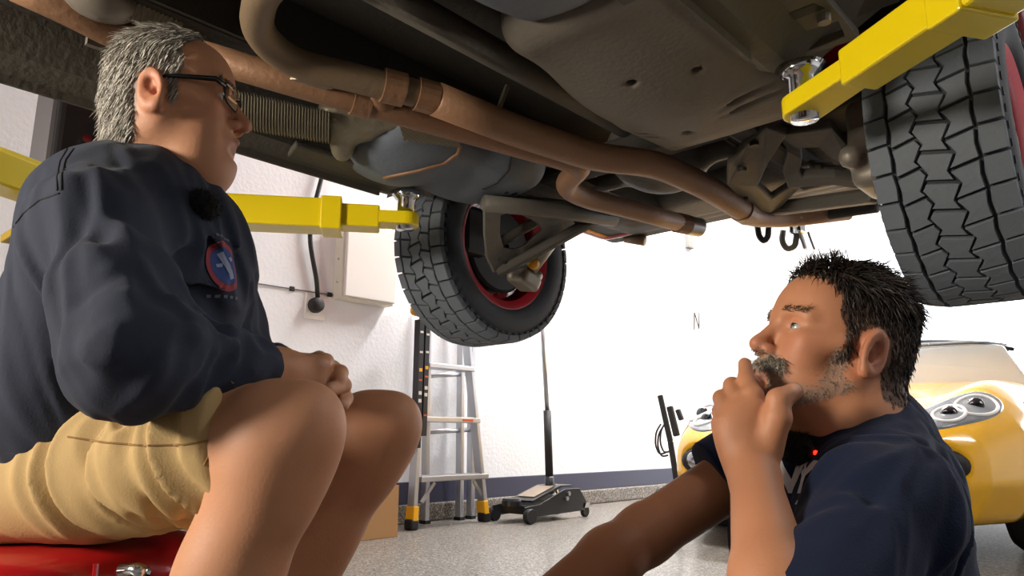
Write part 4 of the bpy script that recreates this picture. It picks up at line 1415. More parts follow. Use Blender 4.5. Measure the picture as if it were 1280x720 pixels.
# legs
hp1n, kn1n = P(75, 600, 1.0), P(358, 545, 0.80)
hp1f, kn1f = P(170, 600, 1.3), P(472, 540, 1.09)
an1n = kn1n + RF(-0.135, 0.04, -0.43)
an1f = kn1f + RF(-0.20, 0.02, -0.42)
for hp, kn, an, thk in ((hp1n, kn1n, an1n, 1.0), (hp1f, kn1f, an1f, 1.0)):
    d_ = unit(kn - hp); sd = unit(an - kn)
    S.u(Cap(hp, kn - d_ * 0.03, 0.078, 0.059), 0.03)
    S.u(Ell(kn, (0.056, 0.056, 0.058)), 0.03)
    S.u(Cap(kn + sd * 0.02 + d_ * 0.004, kn + sd * 0.06 + d_ * 0.004, 0.05, 0.047), 0.03)
    S.u(Ell(kn + d_ * 0.035 + _Z * 0.012, (0.03, 0.03, 0.034)), 0.03)          # knee cap
    S.u(Cap(kn + sd * 0.05, an, 0.047, 0.036), 0.03)
    S.u(Ell(kn + sd * 0.15 - d_ * 0.024, (0.052, 0.052, 0.095), np.stack(basis(sd), 1)), 0.03)   # calf
    S.u(Cap(an, an + RF(0.14, 0, -0.05), 0.034, 0.028), 0.03)
# clasped hands
pal1 = P(385, 474, 0.90)
S.u(Cap(wr1n, P(360, 470, 0.895), 0.028, 0.029), 0.02)
S.u(Cap(P(360, 463, 0.895), P(398, 463, 0.905), 0.019, 0.017), 0.010)
S.u(Cap(P(360, 479, 0.892), P(398, 482, 0.90), 0.019, 0.016), 0.010)
S.u(Cap(wr1f, P(385, 470, 0.965), 0.027, 0.03), 0.02)
S.u(Ell(P(388, 478, 0.955), (0.024, 0.024, 0.024)), 0.01)
fing = [
    [(384, 452, .955), (399, 448, .94), (407, 452, .915), (405, 458, .90)],
    [(392, 460, .955), (416, 460, .94), (425, 466, .915), (424, 474, .895)],
    [(394, 474, .955), (424, 474, .935), (429, 482, .905), (413, 487, .880)],
    [(394, 490, .95), (420, 491, .935), (431, 498, .91), (428, 506, .895)],
    [(390, 500, .94), (405, 505, .92), (414, 511, .905), (417, 514, .90)],
]
for q in fing:
    chain(S, [P(*a) for a in q], [0.0095, 0.0098, 0.0095, 0.0088], 0.002)
    S.u(Ell(P(*q[2]), 0.0105), 0.002)
# own (near) fingers crossing to the far side
for k, (x, y) in enumerate(((400, 460), (402, 470), (402, 481), (399, 491))):
    chain(S, [P(x - 4, y, .905), P(x + 12, y + 2, .925), P(x + 16, y + 6, .955)], [0.0105, 0.010, 0.009], 0.004)
chain(S, [P(348, 468, .955), P(354, 452, .955), P(358, 444, .95)], [0.014, 0.0115, 0.0105], 0.006)
chain(S, [P(368, 462, .90), P(388, 456, .905), P(402, 453, .91)], [0.013, 0.0115, 0.010], 0.006)
base1 = np.array(lin('c08a68'))


def skin_color(fr, base, lips='a06058', hairpoly=None, hair='6b655c', beard=None, bcol='7d7468', nails=()):
    def f(v):
        q = fr.loc(v); n = len(v)
        col = np.tile(base, (n, 1))
        nearh = np.linalg.norm(q, axis=1) < 0.2

        def blob(c, r, colr, amt):
            c = np.array(c); w = np.exp(-(((q - c) / np.array(r)) ** 2).sum(1)) * amt * nearh
            col[:] = col * (1 - w[:, None]) + np.array(lin(colr)) * w[:, None]
        blob((0.115, 0, -0.037), (0.022, 0.02, 0.016), 'b06a52', 0.6)
        for s in (-1, 1):
            blob((0.075, s * 0.045, -0.03), (0.03, 0.022, 0.02), 'bd7258', 0.5)
            blob((-0.012, s * 0.082, -0.012), (0.03, 0.014, 0.04), 'b5674f', 0.6)
        blob((0.1, 0, -0.0675), (0.012, 0.02, 0.005), lips, 0.9)
        blob((0.1, 0, -0.079), (0.012, 0.018, 0.006), lips, 0.9)
        for pt, rad in nails:
            w = np.exp(-(((v - pt) / rad) ** 2).sum(1) ** 2)[:, None] * 0.7
            col[:] = col * (1 - w) + np.array(lin('dcb09c')) * w
        if hairpoly is not None:
            m = nearh & in_poly(q[:, 0], q[:, 2], hairpoly) & (np.abs(q[:, 1]) < 0.0795)
            col[m] = np.array(lin(hair)) * 0.55 + base * 0.2
        if beard is not None:
            w = beard(q) * nearh
            col[:] = col * (1 - 0.55 * w[:, None]) + np.array(lin(bcol)) * 0.55 * w[:, None]
        return col
    return f


HS1 = SDF(); head_sdf(HS1, fr1, heavy=1.0, mouth_open=0.002, nose=1.02)
hp1 = [(0.05, 0.14), (0.052, 0.098), (0.030, 0.062), (0.036, 0.032), (0.026, 0.008), (0.026, -0.026), (0.012, -0.03), (0.010, 0.014), (-0.012, 0.026),
       (-0.034, 0.014), (-0.036, -0.035), (-0.045, -0.082), (-0.12, -0.082), (-0.16, 0.14)]
body1, bv, bf = sdf_obj('body', S, (-1.75, -0.35, 0.0), (-0.55, 1.0, 1.32), 0.0024, M_skinL, man1, color=skin_color(fr1, base1, hairpoly=hp1, hair='8a857c', nails=[(P(414, 486, .872), 0.006), (P(430, 503, .885), 0.006), (P(405, 453, .893), 0.006)]))
bn = normals(bv, bf)
q = fr1.loc(bv)
hm_ = (np.linalg.norm(q, axis=1) < 0.19) & in_poly(q[:, 0] + RNG.normal(size=len(q)) * 0.0025, q[:, 2] + RNG.normal(size=len(q)) * 0.0025, hp1) & not_ear(q)
idx = np.nonzero(hm_)[0]


def hair_cols(n, palette):
    c = np.array([lin(x) for x in palette]); return c[RNG.randint(len(c), size=n)] * (0.8 + 0.4 * RNG.rand(n, 1))


def comb1(p, n):
    q = fr1.loc(p)
    d = np.zeros_like(q)
    top = np.clip((q[:, 2] - 0.05) / 0.05, 0, 1)
    d[:, 0] = -0.55 - 0.1 * top
    d[:, 2] = -0.8 * (1 - top) - 0.05
    d[:, 1] = np.sign(q[:, 1]) * 0.25 * top
    return d @ fr1.H.T + n * (0.0 + 0.1 * top[:, None]) + RNG.normal(size=n.shape) * 0.10


N = 9000
ii = pick(idx, N)
qz = q[ii]
pal = ['b3aea4', '9b958a', 'c9c5bb', '857f74', '6a645a', 'd8d5cd']
cols = hair_cols(N, pal)
v_, f_, c_ = strands('hair', bv[ii], bn[ii], comb1, 0.020, 0.00075, cols, man1, fr1, 4, 0.15, lift=0.005 + 0.008 * np.clip((qz[:, 2] - 0.03) / 0.06, 0, 1))
raw_mesh('hair', v_, f_, c_, M_hair, man1)
eb = np.nonzero((np.abs(q[:, 0] - 0.085) < 0.02) & (np.abs(q[:, 2] - 0.021) < 0.0045) & (np.abs(np.abs(q[:, 1]) - 0.033) < 0.019))[0]
for sd_ in (-1, 1):
    e2 = eb[np.sign(q[eb, 1]) == sd_]
    if not len(e2): continue
    ii = pick(e2, 130)
    v_, f_, c_ = strands('eyebrow', bv[ii], bn[ii], lambda p, n: n * 0.4 + (np.sign(fr1.loc(p)[:, 1:2]) * fr1.H[:, 1]) + RNG.normal(size=n.shape) * 0.3, 0.009, 0.0006, hair_cols(130, ['5b5248', '7c7265', '463d35']), man1, fr1, 3)
    raw_mesh('eyebrow', v_, f_, c_, M_hair, man1)
for s in (-1, 1): eyeball(fr1, s, (1, -0.1, 0.02), man1)
# glasses
gl = MB()
for s in (-1, 1):
    c = fr1(0.105, s * 0.034, -0.004)
    pts = []
    for k in range(25):
        a = 2 * pi * k / 24
        ca_, sa_ = cos(a), sin(a)
        yy = 0.025 * np.sign(ca_) * abs(ca_) ** 0.6; zz = 0.0165 * np.sign(sa_) * abs(sa_) ** 0.6
        pts.append(fr1(0.106 - abs(s * 0.034 + yy) ** 2 * 3.0, s * 0.034 + yy, -0.004 + zz))
    gl.tube(pts, 0.0016, 8, caps=False)
gl.tube([fr1(0.109, -0.010, 0.002), fr1(0.112, 0, 0.005), fr1(0.109, 0.010, 0.002)], 0.0016, 8)
glo = gl.build('glasses', M_frame, man1, smooth=True)
for s in (-1, 1):
    MB().tube([fr1(0.096, s * 0.058, 0.004), fr1(0.086, s * 0.0745, 0.006), fr1(0.03, s * 0.0795, 0.008), fr1(0.008, s * 0.0785, 0.009), fr1(-0.012, s * 0.074, 0.004)], [0.0034, 0.0044, 0.0036, 0.0024, 0.002], 8).build('temple', M_frame, glo, smooth=True)
    lens = []
    for k in range(20):
        a = 2 * pi * k / 20; ca_, sa_ = cos(a), sin(a)
        yy = 0.0245 * np.sign(ca_) * abs(ca_) ** 0.6; zz = 0.016 * np.sign(sa_) * abs(sa_) ** 0.6
        lens.append(fr1(0.106 - abs(s * 0.034 + yy) ** 2 * 3.0, s * 0.034 + yy, -0.004 + zz))
    cl = np.mean(lens, 0)
    lv = lens + [p + fr1.H[:, 0] * 0.0012 for p in lens]
    MB().add(lv, [tuple(range(20)), tuple(range(20, 40))[::-1]] + [(k, (k + 1) % 20, 20 + (k + 1) % 20, 20 + k) for k in range(20)]).build('lens', M_lens, glo)

# sweatshirt
T1 = np.stack([tf1, tl1, _Z], 1)
G = SDF()
G.u(Ell(ch1 + _Z * 0.0 - tf1 * 0.0, (0.145, 0.205, 0.2), T1), 0.03)
G.u(Ell(ch1 - _Z * 0.17 - tf1 * 0.035, (0.165, 0.205, 0.19), T1), 0.06)
G.u(Ell(pel1 + _Z * 0.05 + tf1 * 0.0, (0.155, 0.2, 0.1), T1), 0.05)
G.u(Ell(ch1 + _Z * 0.085 - tf1 * 0.055, (0.085, 0.155, 0.095), T1), 0.05)
G.u(Cap(nb1 - _Z * 0.035 - tf1 * 0.01, sh1n + _Z * 0.006, 0.068, 0.062), 0.05)
G.u(Cap(nb1 - _Z * 0.035 - tf1 * 0.01, sh1f + _Z * 0.0, 0.07, 0.062), 0.05)
for a, b_, c_ in ((sh1n, el1n, wr1n), (sh1f, el1f, wr1f)):
    G.u(Cap(a, a * 0.4 + b_ * 0.6, 0.069, 0.06), 0.04)
    G.u(Cap(a * 0.4 + b_ * 0.6, b_, 0.06, 0.052), 0.03)
    G.u(Ell(b_ - _Z * 0.004, 0.052), 0.03)
    w_ = unit(c_ - b_)
    G.u(Cap(b_, c_ - w_ * 0.085, 0.056, 0.043), 0.03)
    G.u(Cap(c_ - w_ * 0.07, c_ - w_ * 0.03, 0.037, 0.034), 0.008)
G.disp(local_folds((sh1n + el1n) / 2, 0.16, folds(RF(0.5, 0, -1.0), 50, 0.016, 11, 0.94)))
G.disp(local_folds(el1n, 0.12, folds(RF(0.6, 0, 0.8), 56, 0.011, 12, 0.93)))
G.disp(local_folds((el1n + wr1n) / 2, 0.1, folds(RF(0.75, 0.1, 0.65), 75, 0.013, 16, 0.93)))
G.disp(folds(RF(0.45, 0, -1.0), 30, 0.005, 14, 0.92))
G.disp(local_folds(P(245, 380, 0.98), 0.17, folds(RF(0.45, -0.1, -1.0), 62, 0.021, 15, 0.95)))
G.u(Tor(nb1 + _Z * 0.012 + tf1 * 0.004, 0.077, 0.010, np.stack(basis(unit(RF(-0.42, -0.05, 0.9)), tf1), 1), 0.93), 0.012)
sw1, sv1, sf1 = sdf_obj('sweatshirt', G, (-1.85, -0.45, 0.15), (-0.55, 1.0, 1.25), 0.0048, M_sweat, man1)
bvh1 = BVHTree.FromPolygons([Vector(x) for x in sv1], [tuple(int(i) for i in x) for x in sf1])
# chest emblem
M_er = mat('emblem_red', '8c2f3a', 0.8, var=0.15, vscale=60); M_eb = mat('emblem_blue', '27427f', 0.8, var=0.1); M_ew = mat('emblem_white', '8f9bb5', 0.8, var=0.1); M_eg = mat('emblem_grey', '5d6273', 0.8)
ec = P(286, 332, 1.0); en = unit(RF(0.86, -0.5, 0.05)); eu = unit(np.cross(unit(RF(-0.18, 0, 1)), en)); ev_ = np.cross(en, eu)
emb = decal('chest_emblem', ring(0.027, 0.036, 30), ec, eu, ev_, bvh1, M_er, sw1, 0.002)
decal('emblem_field', [disc(0.0265)], ec, eu, ev_, bvh1, M_eb, emb, 0.002)
star = [[(-0.014, 0.016), (-0.006, 0.02), (0.004, 0.004), (0.013, -0.016), (0.006, -0.019), (-0.003, -0.004)][::-1], [(-0.018, 0.001), (-0.007, 0.003), (-0.008, -0.002), (-0.017, -0.004)][::-1], [(0.004, 0.012), (0.012, 0.016), (0.014, 0.011), (0.008, 0.007)][::-1]]
for st_ in star: decal('emblem_figure', [st_], ec, eu, ev_, bvh1, M_ew, emb, 0.003)
for yy_, hw_ in ((-0.043, 0.022), (0.0425, 0.016)):
    for a_ in np.linspace(-hw_, hw_, 5):
        decal('emblem_lettering', [[(a_ - 0.003, yy_ - 0.002), (a_ + 0.003, yy_ - 0.002), (a_ + 0.003, yy_ + 0.002), (a_ - 0.003, yy_ + 0.002)]], ec, eu, ev_, bvh1, M_eg, emb, 0.002)
# shoulder seam
for ln in ([(92, 186), (82, 200), (77, 220), (77, 242)], [(84, 186), (75, 202), (71, 222), (72, 242)], [(74, 242), (50, 250), (30, 266), (14, 288)]):
    h = []
    for (x0, y0), (x1, y1) in zip(ln[:-1], ln[1:]):
        for t in np.linspace(0, 1, 5, endpoint=False):
            r_ = ray(x0 + (x1 - x0) * t, y0 + (y1 - y0) * t); hit = bvh1.ray_cast(Vector(_C), Vector(r_))
            if hit[0] is not None and hit[3] < 1.6: h.append(np.array(hit[0]))
    if len(h) > 3: MB().tube(h, 0.0013, 6).build('shoulder_seam', mat('seam_dark', '14161c', 0.9), sw1)


def on_cloth(bvh, x, y, out_):
    r_ = unit(ray(x, y)); h = bvh.ray_cast(Vector(_C), Vector(r_))
    return np.array(h[0]) - r_ * out_ if h[0] is not None else P(x, y, 0.95)


microphone('lapel_microphone', on_cloth(bvh1, 254, 257, 0.006), 0.022, man1)

# shorts
K = SDF()
K.u(Ell(pel1 - _Z * 0.01, (0.16, 0.2, 0.115), T1), 0.04)
he1n = kn1n - unit(kn1n - hp1n) * 0.052
he1f = kn1f - unit(kn1f - hp1f) * 0.11
for hp, he, kn, rr in ((hp1n, he1n, kn1n, 0.069), (hp1f, he1f, kn1f, 0.072)):
    d_ = unit(kn - hp)
    K.u(Cap(hp, he - d_ * 0.05, 0.098, rr), 0.05)
    K.u(Cap(he - d_ * 0.07, he, rr, rr + 0.002), 0.03)
for hp, he in ((hp1n, he1n), (hp1f, he1f)):
    d_ = unit(he - hp)
    K.s_(RBox(he + d_ * 0.2, (0.125, 0.125, 0.2), 0.005, np.stack(basis(d_), 1)), 0.004)
K.disp(folds(RF(-0.25, 0, 1), 52, 0.012, 21, 0.92))
K.disp(local_folds(P(250, 560, 0.82), 0.15, folds(RF(-0.55, 0, 1), 74, 0.012, 22, 0.93)))
K.s_(Half(np.array([0, 0, 0.372]), (0, 0, 1)), 0.02)
sho, sv_, sf_ = sdf_obj('shorts', K, (-1.75, -0.35, 0.25), (-0.5, 1.0, 0.85), 0.004, M_short, man1)
bvk = BVHTree.FromPolygons([Vector(x) for x in sv_], [tuple(int(i) for i in x) for x in sf_])
M_stitch = mat('stitch_tan', '8d6c3e', 0.9, var=0.1)
for line in (((85, 546), (130, 553), (180, 557), (230, 556), (275, 548), (300, 543)), ((296, 484), (284, 508), (274, 535), (266, 560), (254, 585))):
    h = []
    for (x0, y0), (x1, y1) in zip(line[:-1], line[1:]):
        for t in np.linspace(0, 1, 8, endpoint=False):
            r_ = ray(x0 + (x1 - x0) * t, y0 + (y1 - y0) * t); hit = bvk.ray_cast(Vector(_C), Vector(r_))
            if hit[0] is not None: h.append(np.array(hit[0]))
    if len(h) > 3: MB().tube(h, 0.0013, 6).build('seam_stitch', M_stitch, sho)
for an in (an1n, an1f):
    z0 = an[2]
    Q = SDF().u(Cap(np.array([an[0], an[1], 0.05]) , np.array([an[0], an[1], 0.04]) + RF(0.17, 0, 0), 0.05, 0.042), 0.02).u(Cap(an, np.array([an[0], an[1], 0.06]), 0.045, 0.05), 0.02)
    Q.s_(Half((0, 0, 0.001), (0, 0, 1)), 0.004)
    sdf_obj('shoe', Q, np.array([an[0] - 0.3, an[1] - 0.3, -0.03]), np.array([an[0] + 0.3, an[1] + 0.3, 0.25]), 0.007, M_shoe, man1)

# ------------------------------------------------------------------ red stool
M_redv = mat('red_vinyl', 'b01218', 0.28, var=0.12, vscale=6, coat=0.4)
stc = RF(-0.62, 1.03, 0)
stool = thing('stool', stc, 'round mechanic stool with a padded red vinyl seat', 'stool')
ST = 0.372
MB().lathe([(0, ST), (0.15, ST), (0.19, ST - 0.006), (0.208, ST - 0.022), (0.206, ST - 0.045), (0.195, ST - 0.06), (0, ST - 0.06)], stc, (0, 0, 1), 48).build('seat', M_redv, stool, smooth=True)
for a in (0.6, 2.7, 4.8):
    dv = np.array([cos(a + YAW - 1.4), sin(a + YAW - 1.4), 0])
    MB().tube([stc + dv * (0.2095) + [0, 0, ST - 0.01], stc + dv * 0.211 + [0, 0, ST - 0.03], stc + dv * 0.207 + [0, 0, ST - 0.05]], 0.003, 6).build('seat_seam', M_redv, stool)
MB().lathe([(0, ST - 0.06), (0.17, ST - 0.06), (0.17, ST - 0.075), (0, ST - 0.075)], stc, (0, 0, 1), 32).build('seat_pan', M_dark, stool)
MB().cyl(stc + [0, 0, 0.1], stc + [0, 0, ST - 0.07], 0.025, 16).build('gas_lift', M_chrome, stool, smooth=True)
for k in range(5):
    a = 2 * pi * k / 5 + 0.3; dv = np.array([cos(a), sin(a), 0])
    MB().bar(stc + [0, 0, 0.11], stc + dv * 0.24 + [0, 0, 0.075], 0.035, 0.025).build('base_leg', M_dark, stool, bevel=0.004)
    MB().lathe([(0, -0.012), (0.026, -0.012), (0.03, 0), (0.026, 0.012), (0, 0.012)], stc + dv * 0.24 + [0, 0, 0.03], np.cross(dv, _Z), 16).build('caster', M_black, stool, smooth=True)
    MB().cyl(stc + dv * 0.24 + [0, 0, 0.03], stc + dv * 0.24 + [0, 0, 0.08], 0.008, 8).build('caster_stem', M_chrome, stool)
MB().tube([P(150, 714, 0.86), P(170, 712, 0.86), P(180, 716, 0.85)], 0.008, 10).build('height_lever', M_chrome, stool, smooth=True)
# ------------------------------------------------------------------ man on the floor, hand on his chin
man2 = thing('person', RF(0.52, 1.1, 0), 'bearded person in navy T-shirt sitting on the floor, hand on chin', 'person')
fr2 = Frame(P(1044, 434, 1.05), RF(-0.95, -0.12, 0.34), RF(0.34, 0.0, 1), (0.96, 1, 1))
HS2 = SDF(); head_sdf(HS2, fr2, heavy=0.0, nose=1.0)
S = SDF()
head_sdf(S, fr2, heavy=0.0, nose=1.0)
nb2 = P(1074, 536, 1.05)
S.u(Cap(fr2(-0.03, 0, -0.04), nb2, 0.06, 0.066), 0.03)
S.u(Cap(fr2(0.02, 0, -0.1), nb2 + RF(-0.03, -0.02, -0.01), 0.035, 0.045), 0.04)
tf2 = unit(RF(-0.98, -0.2, 0)); tl2 = np.cross(_Z, tf2)
ch2 = RF(0.46, 1.08, 0.355)
sh2n = P(1108, 640, 0.92)
sh2f = P(985, 552, 1.25)
el2n, wr2n = P(985, 830, 0.76), P(943, 596, 0.93)
el2f, wr2f = P(806, 668, 1.2), P(668, 765, 1.08)
pel2 = RF(0.56, 1.12, 0.13)
chain(S, [nb2, ch2, pel2], [0.06, 0.09, 0.09], 0.04)
chain(S, [ch2 + _Z * 0.07, sh2n, el2n], [0.05, 0.05, 0.043], 0.03)
chain(S, [ch2 + _Z * 0.07, sh2f, el2f], [0.05, 0.05, 0.044], 0.03)
fd = unit(wr2n - el2n)
chain(S, [el2n, el2n + fd * 0.09, wr2n], [0.042, 0.043, 0.029], 0.02)
chain(S, [el2f, el2f * 0.65 + wr2f * 0.35, wr2f], [0.044, 0.045, 0.03], 0.02)
# hand under the chin
chain(S, [wr2n, P(938, 575, 0.945)], [0.029, 0.03], 0.015)
kn_i, kn_m, kn_r, kn_p = P(941, 494, .955), P(924, 501, .965), P(911, 514, .965), P(903, 530, .96)
for kq, wx, wy in ((kn_i, 953, 578), (kn_m, 944, 580), (kn_r, 934, 582), (kn_p, 924, 584)):
    chain(S, [P(wx, wy, .945), kq], [0.0175, 0.0132], 0.008)
S.u(Ell(P(932, 545, .95), (0.033, 0.024, 0.044), np.stack([_R, _F, _Z], 1)), 0.02)
chain(S, [kn_i, P(933, 474, .985), P(931, 455, 1.0)], [0.0125, 0.0108, 0.009], 0.006)
chain(S, [kn_m, P(915, 482, 1.005), P(938, 480, 1.03), P(952, 490, 1.03)], [0.0125, 0.0112, 0.010, 0.009], 0.005)
chain(S, [kn_r, P(902, 498, 1.005), P(926, 496, 1.03), P(942, 504, 1.02)], [0.0125, 0.0112, 0.010, 0.009], 0.005)
chain(S, [kn_p, P(900, 515, 1.0), P(920, 513, 1.015), P(934, 520, 1.005)], [0.0115, 0.010, 0.009, 0.008], 0.005)
chain(S, [P(958, 560, .935), P(972, 522, .925), P(973, 500, .925), P(993, 489, .93)], [0.021, 0.0160, 0.0135, 0.0112], 0.008)
# resting hand beyond the frame
fo = unit(wr2f - el2f)
S.u(Ell(wr2f + fo * 0.05, (0.04, 0.04, 0.025)), 0.02)
for k in range(4):
    sdv = np.cross(fo, _Z); b0 = wr2f + fo * 0.08 + sdv * (0.02 * (k - 1.5))
    chain(S, [b0, b0 + fo * 0.035 - _Z * 0.005, b0 + fo * 0.06 - _Z * 0.025], [0.0105, 0.0095, 0.0085], 0.004)
chain(S, [wr2f + fo * 0.03, wr2f + fo * 0.06 - np.cross(fo, _Z) * 0.05], [0.014, 0.010], 0.006)
# legs under the trousers
hp2n, hp2f = pel2 + tl2 * 0.09, pel2 - tl2 * 0.09
kn2f, an2f = P(762, 772, 1.22), RF(0.02, 1.3, 0.07)
kn2n, an2n = RF(0.12, 0.98, 0.11), RF(0.2, 1.3, 0.07)
for hp, kn, an in ((hp2f, kn2f, an2f), (hp2n, kn2n, an2n)):
    chain(S, [hp, kn, an], [0.07, 0.052, 0.036], 0.03)
base2 = np.array(lin('c08562'))
hp2 = [(0.088, 0.14), (0.083, 0.080), (0.060, 0.074), (0.044, 0.056), (0.044, 0.026), (0.030, 0.010), (0.026, -0.03), (0.010, -0.03), (0.008, 0.014), (-0.012, 0.026),
       (-0.034, 0.014), (-0.036, -0.035), (-0.045, -0.066), (-0.12, -0.066), (-0.16, 0.14)]


def beard2(q):
    j = RNG.normal(size=q.shape) * 0.0035
    x, y, z = q[:, 0] + j[:, 0], np.abs(q[:, 1]) + j[:, 1], q[:, 2] + j[:, 2]
    jaw = (z < -0.058 + 0.0 * x) & (z > -0.125) & (x > 0.0) & ~((x > 0.088) & (z > -0.084) & (y < 0.018))
    side = (x > 0.014) & (x < 0.036) & (z < -0.02) & (z > -0.12) & (y > 0.035)
    must = (x > 0.078) & (z < -0.048) & (z > -0.066) & (y < 0.034)
    gap = (x > 0.04) & (z > -0.08) & (y > 0.034)
    onhead = np.abs(HS2.ev((fr2.o + q @ fr2.H.T).astype(np.float32))) < 0.003
    return (((jaw & ~gap) | side | must) & onhead).astype(float)


body2, bv, bf = sdf_obj('body', S, RF(0.3, 1.05, 0) - [0.85, 0.85, 0], RF(0.3, 1.05, 0) + [0.85, 0.85, 0.95], 0.0024, M_skinL, man2, color=skin_color(fr2, base2, hairpoly=hp2, hair='3a302a', beard=beard2, bcol='8d8479', nails=[(P(995, 486, .922), 0.0075)]))
bn = normals(bv, bf)
q = fr2.loc(bv)
near = np.linalg.norm(q, axis=1) < 0.19
idx = np.nonzero(near & in_poly(q[:, 0] + RNG.normal(size=len(q)) * 0.003, q[:, 2] + RNG.normal(size=len(q)) * 0.003, hp2) & not_ear(q))[0]


def comb2(p, n):
    q = fr2.loc(p)
    top = np.clip((q[:, 2] - 0.05) / 0.05, 0, 1)
    d = np.zeros_like(q)
    d[:, 0] = -0.45 + 0.75 * top * (q[:, 0] > 0.03)
    d[:, 2] = -0.8 * (1 - top) + 0.1 * top
    d[:, 1] = 0.35 * top
    return d @ fr2.H.T + n * (0.0 + 0.2 * top[:, None]) + RNG.normal(size=n.shape) * 0.11


N = 8500
ii = pick(idx, N); qz = q[ii]
low = np.clip((0.03 - qz[:, 2]) / 0.06, 0, 1)
cd = hair_cols(N, ['2a211c', '1f1815', '382c25', '443830', '2a211c'])
cg = hair_cols(N, ['5c524a', '4a4038', '7a7068', '332a25'])
sel = RNG.rand(N) < low * 0.8 + 0.06
cd[sel] = cg[sel]
v_, f_, c_ = strands('hair', bv[ii], bn[ii], comb2, 0.011 + 0.014 * np.clip((qz[:, 2] - 0.03) / 0.05, 0, 1), 0.0009, cd, man2, fr2, 4, 0.2, lift=0.003 + 0.009 * np.clip((qz[:, 2] - 0.03) / 0.06, 0, 1))
raw_mesh('hair', v_, f_, c_, M_hair, man2)
hd2 = np.abs(HS2.ev(bv.astype(np.float32)))
w = beard2(q) * near * (hd2 < 0.003)
idx = np.nonzero((w > 0.5) & (noise3(bv.astype(np.float32), 400, 9) + noise3(bv.astype(np.float32), 90, 8) > -0.9))[0]
if len(idx):
    N = 5200
    ii = pick(idx, N); qz = q[ii]
    must = (qz[:, 0] > 0.078) & (qz[:, 2] > -0.068)
    cb_ = hair_cols(N, ['a9a195', '857c70', 'c2bbb0', '6e6458', '8d7d6c'])
    def combb(p, n):
        q = fr2.loc(p); d = np.zeros_like(q)
        d[:, 2] = -0.9; d[:, 0] = 0.25; d[:, 1] = np.sign(q[:, 1]) * 0.35 * (q[:, 2] > -0.07)
        return d @ fr2.H.T + n * 0.5 + RNG.normal(size=n.shape) * 0.3
    v_, f_, c_ = strands('beard', bv[ii], bn[ii], combb, 0.005, 0.0005, cb_, man2, fr2, 3, 0.3)
    raw_mesh('beard', v_, f_, c_, M_hair, man2)
    mi = np.nonzero((hd2 < 0.003) & near & (q[:, 0] > 0.08) & (q[:, 2] < -0.049) & (q[:, 2] > -0.064) & (np.abs(q[:, 1]) < 0.034))[0]
    if len(mi):
        ii = pick(mi, 1300)
        v_, f_, c_ = strands('moustache', bv[ii], bn[ii], lambda p, n: n * 0.55 + (np.sign(fr2.loc(p)[:, 1:2]) * fr2.H[:, 1]) * 0.6 - fr2.H[:, 2] * 0.9 + RNG.normal(size=n.shape) * 0.25, 0.015, 0.0008, hair_cols(1300, ['b5ad9f', '9c9385', 'd2cbbf', '857a6c']), man2, fr2, 3)
        raw_mesh('moustache', v_, f_, c_, M_hair, man2)
eb = np.nonzero(near & (q[:, 0] > 0.06) & (np.abs(q[:, 2] - 0.021) < 0.005) & (np.abs(np.abs(q[:, 1]) - 0.033) < 0.021))[0]
for sd_ in (-1, 1):
    e2 = eb[np.sign(q[eb, 1]) == sd_]
    if not len(e2): continue
    ii = pick(e2, 200)
    v_, f_, c_ = strands('eyebrow', bv[ii], bn[ii], lambda p, n: n * 0.25 + (np.sign(fr2.loc(p)[:, 1:2]) * fr2.H[:, 1]) + RNG.normal(size=n.shape) * 0.2, 0.009, 0.0005, hair_cols(200, ['6b5847', '85705c', '55453a']), man2, fr2, 3)
    raw_mesh('eyebrow', v_, f_, c_, M_hair, man2)
for s in (-1, 1): eyeball(fr2, s, (1, 0.15, 0.2), man2)

# T-shirt
T2 = np.stack([tf2, tl2, _Z], 1)
G = SDF()
G.u(Ell(ch2, (0.14, 0.172, 0.185), T2), 0.03)
G.u(Ell(ch2 - _Z * 0.16 - tf2 * 0.03, (0.16, 0.18, 0.17), T2), 0.06)
G.u(Ell(ch2 + _Z * 0.08 - tf2 * 0.05, (0.1, 0.15, 0.1), T2), 0.05)
G.u(Cap(nb2 - _Z * 0.07 - tf2 * 0.01, sh2n + _Z * 0.0, 0.062, 0.066), 0.05)
G.u(Cap(nb2 - _Z * 0.07 - tf2 * 0.01, sh2f + _Z * 0.0, 0.062, 0.06), 0.05)
sl2n = sh2n * 0.22 + el2n * 0.78; sl2f = P(896, 594, 1.235)
G.u(Cap(sh2n, sl2n, 0.074, 0.062), 0.04)
G.u(Cap(P(1096, 538, 1.08), sh2n, 0.04, 0.06), 0.05)
G.u(Cap(P(1094, 538, 1.08), sh2f, 0.045, 0.055), 0.05)
G.u(Cap(P(1094, 538, 1.08), ch2, 0.05, 0.09), 0.05)
G.u(Cap(sh2f, sl2f, 0.072, 0.06), 0.04)
for sl_, sh_ in ((sl2n, sh2n), (sl2f, sh2f)):
    dd = unit(sl_ - sh_)
    G.s_(RBox(sl_ + dd * 0.11, (0.1, 0.1, 0.1), 0.004, np.stack(basis(dd), 1)), 0.004)
G.disp(local_folds((sh2n + el2n) / 2, 0.15, folds(el2n - sh2n, 46, 0.013, 31, 0.93)))
G.disp(folds(RF(-0.4, 0, -1.0), 30, 0.006, 33, 0.85))
G.disp(local_folds(P(1085, 640, 0.95), 0.15, folds(RF(-0.7, 0, -1.0), 55, 0.016, 34, 0.94)))
G.u(Tor(P(1064, 545, 1.045), 0.074, 0.007, np.stack(basis(unit(RF(-0.62, -0.15, 0.78)), tf2), 1), 0.9), 0.012)
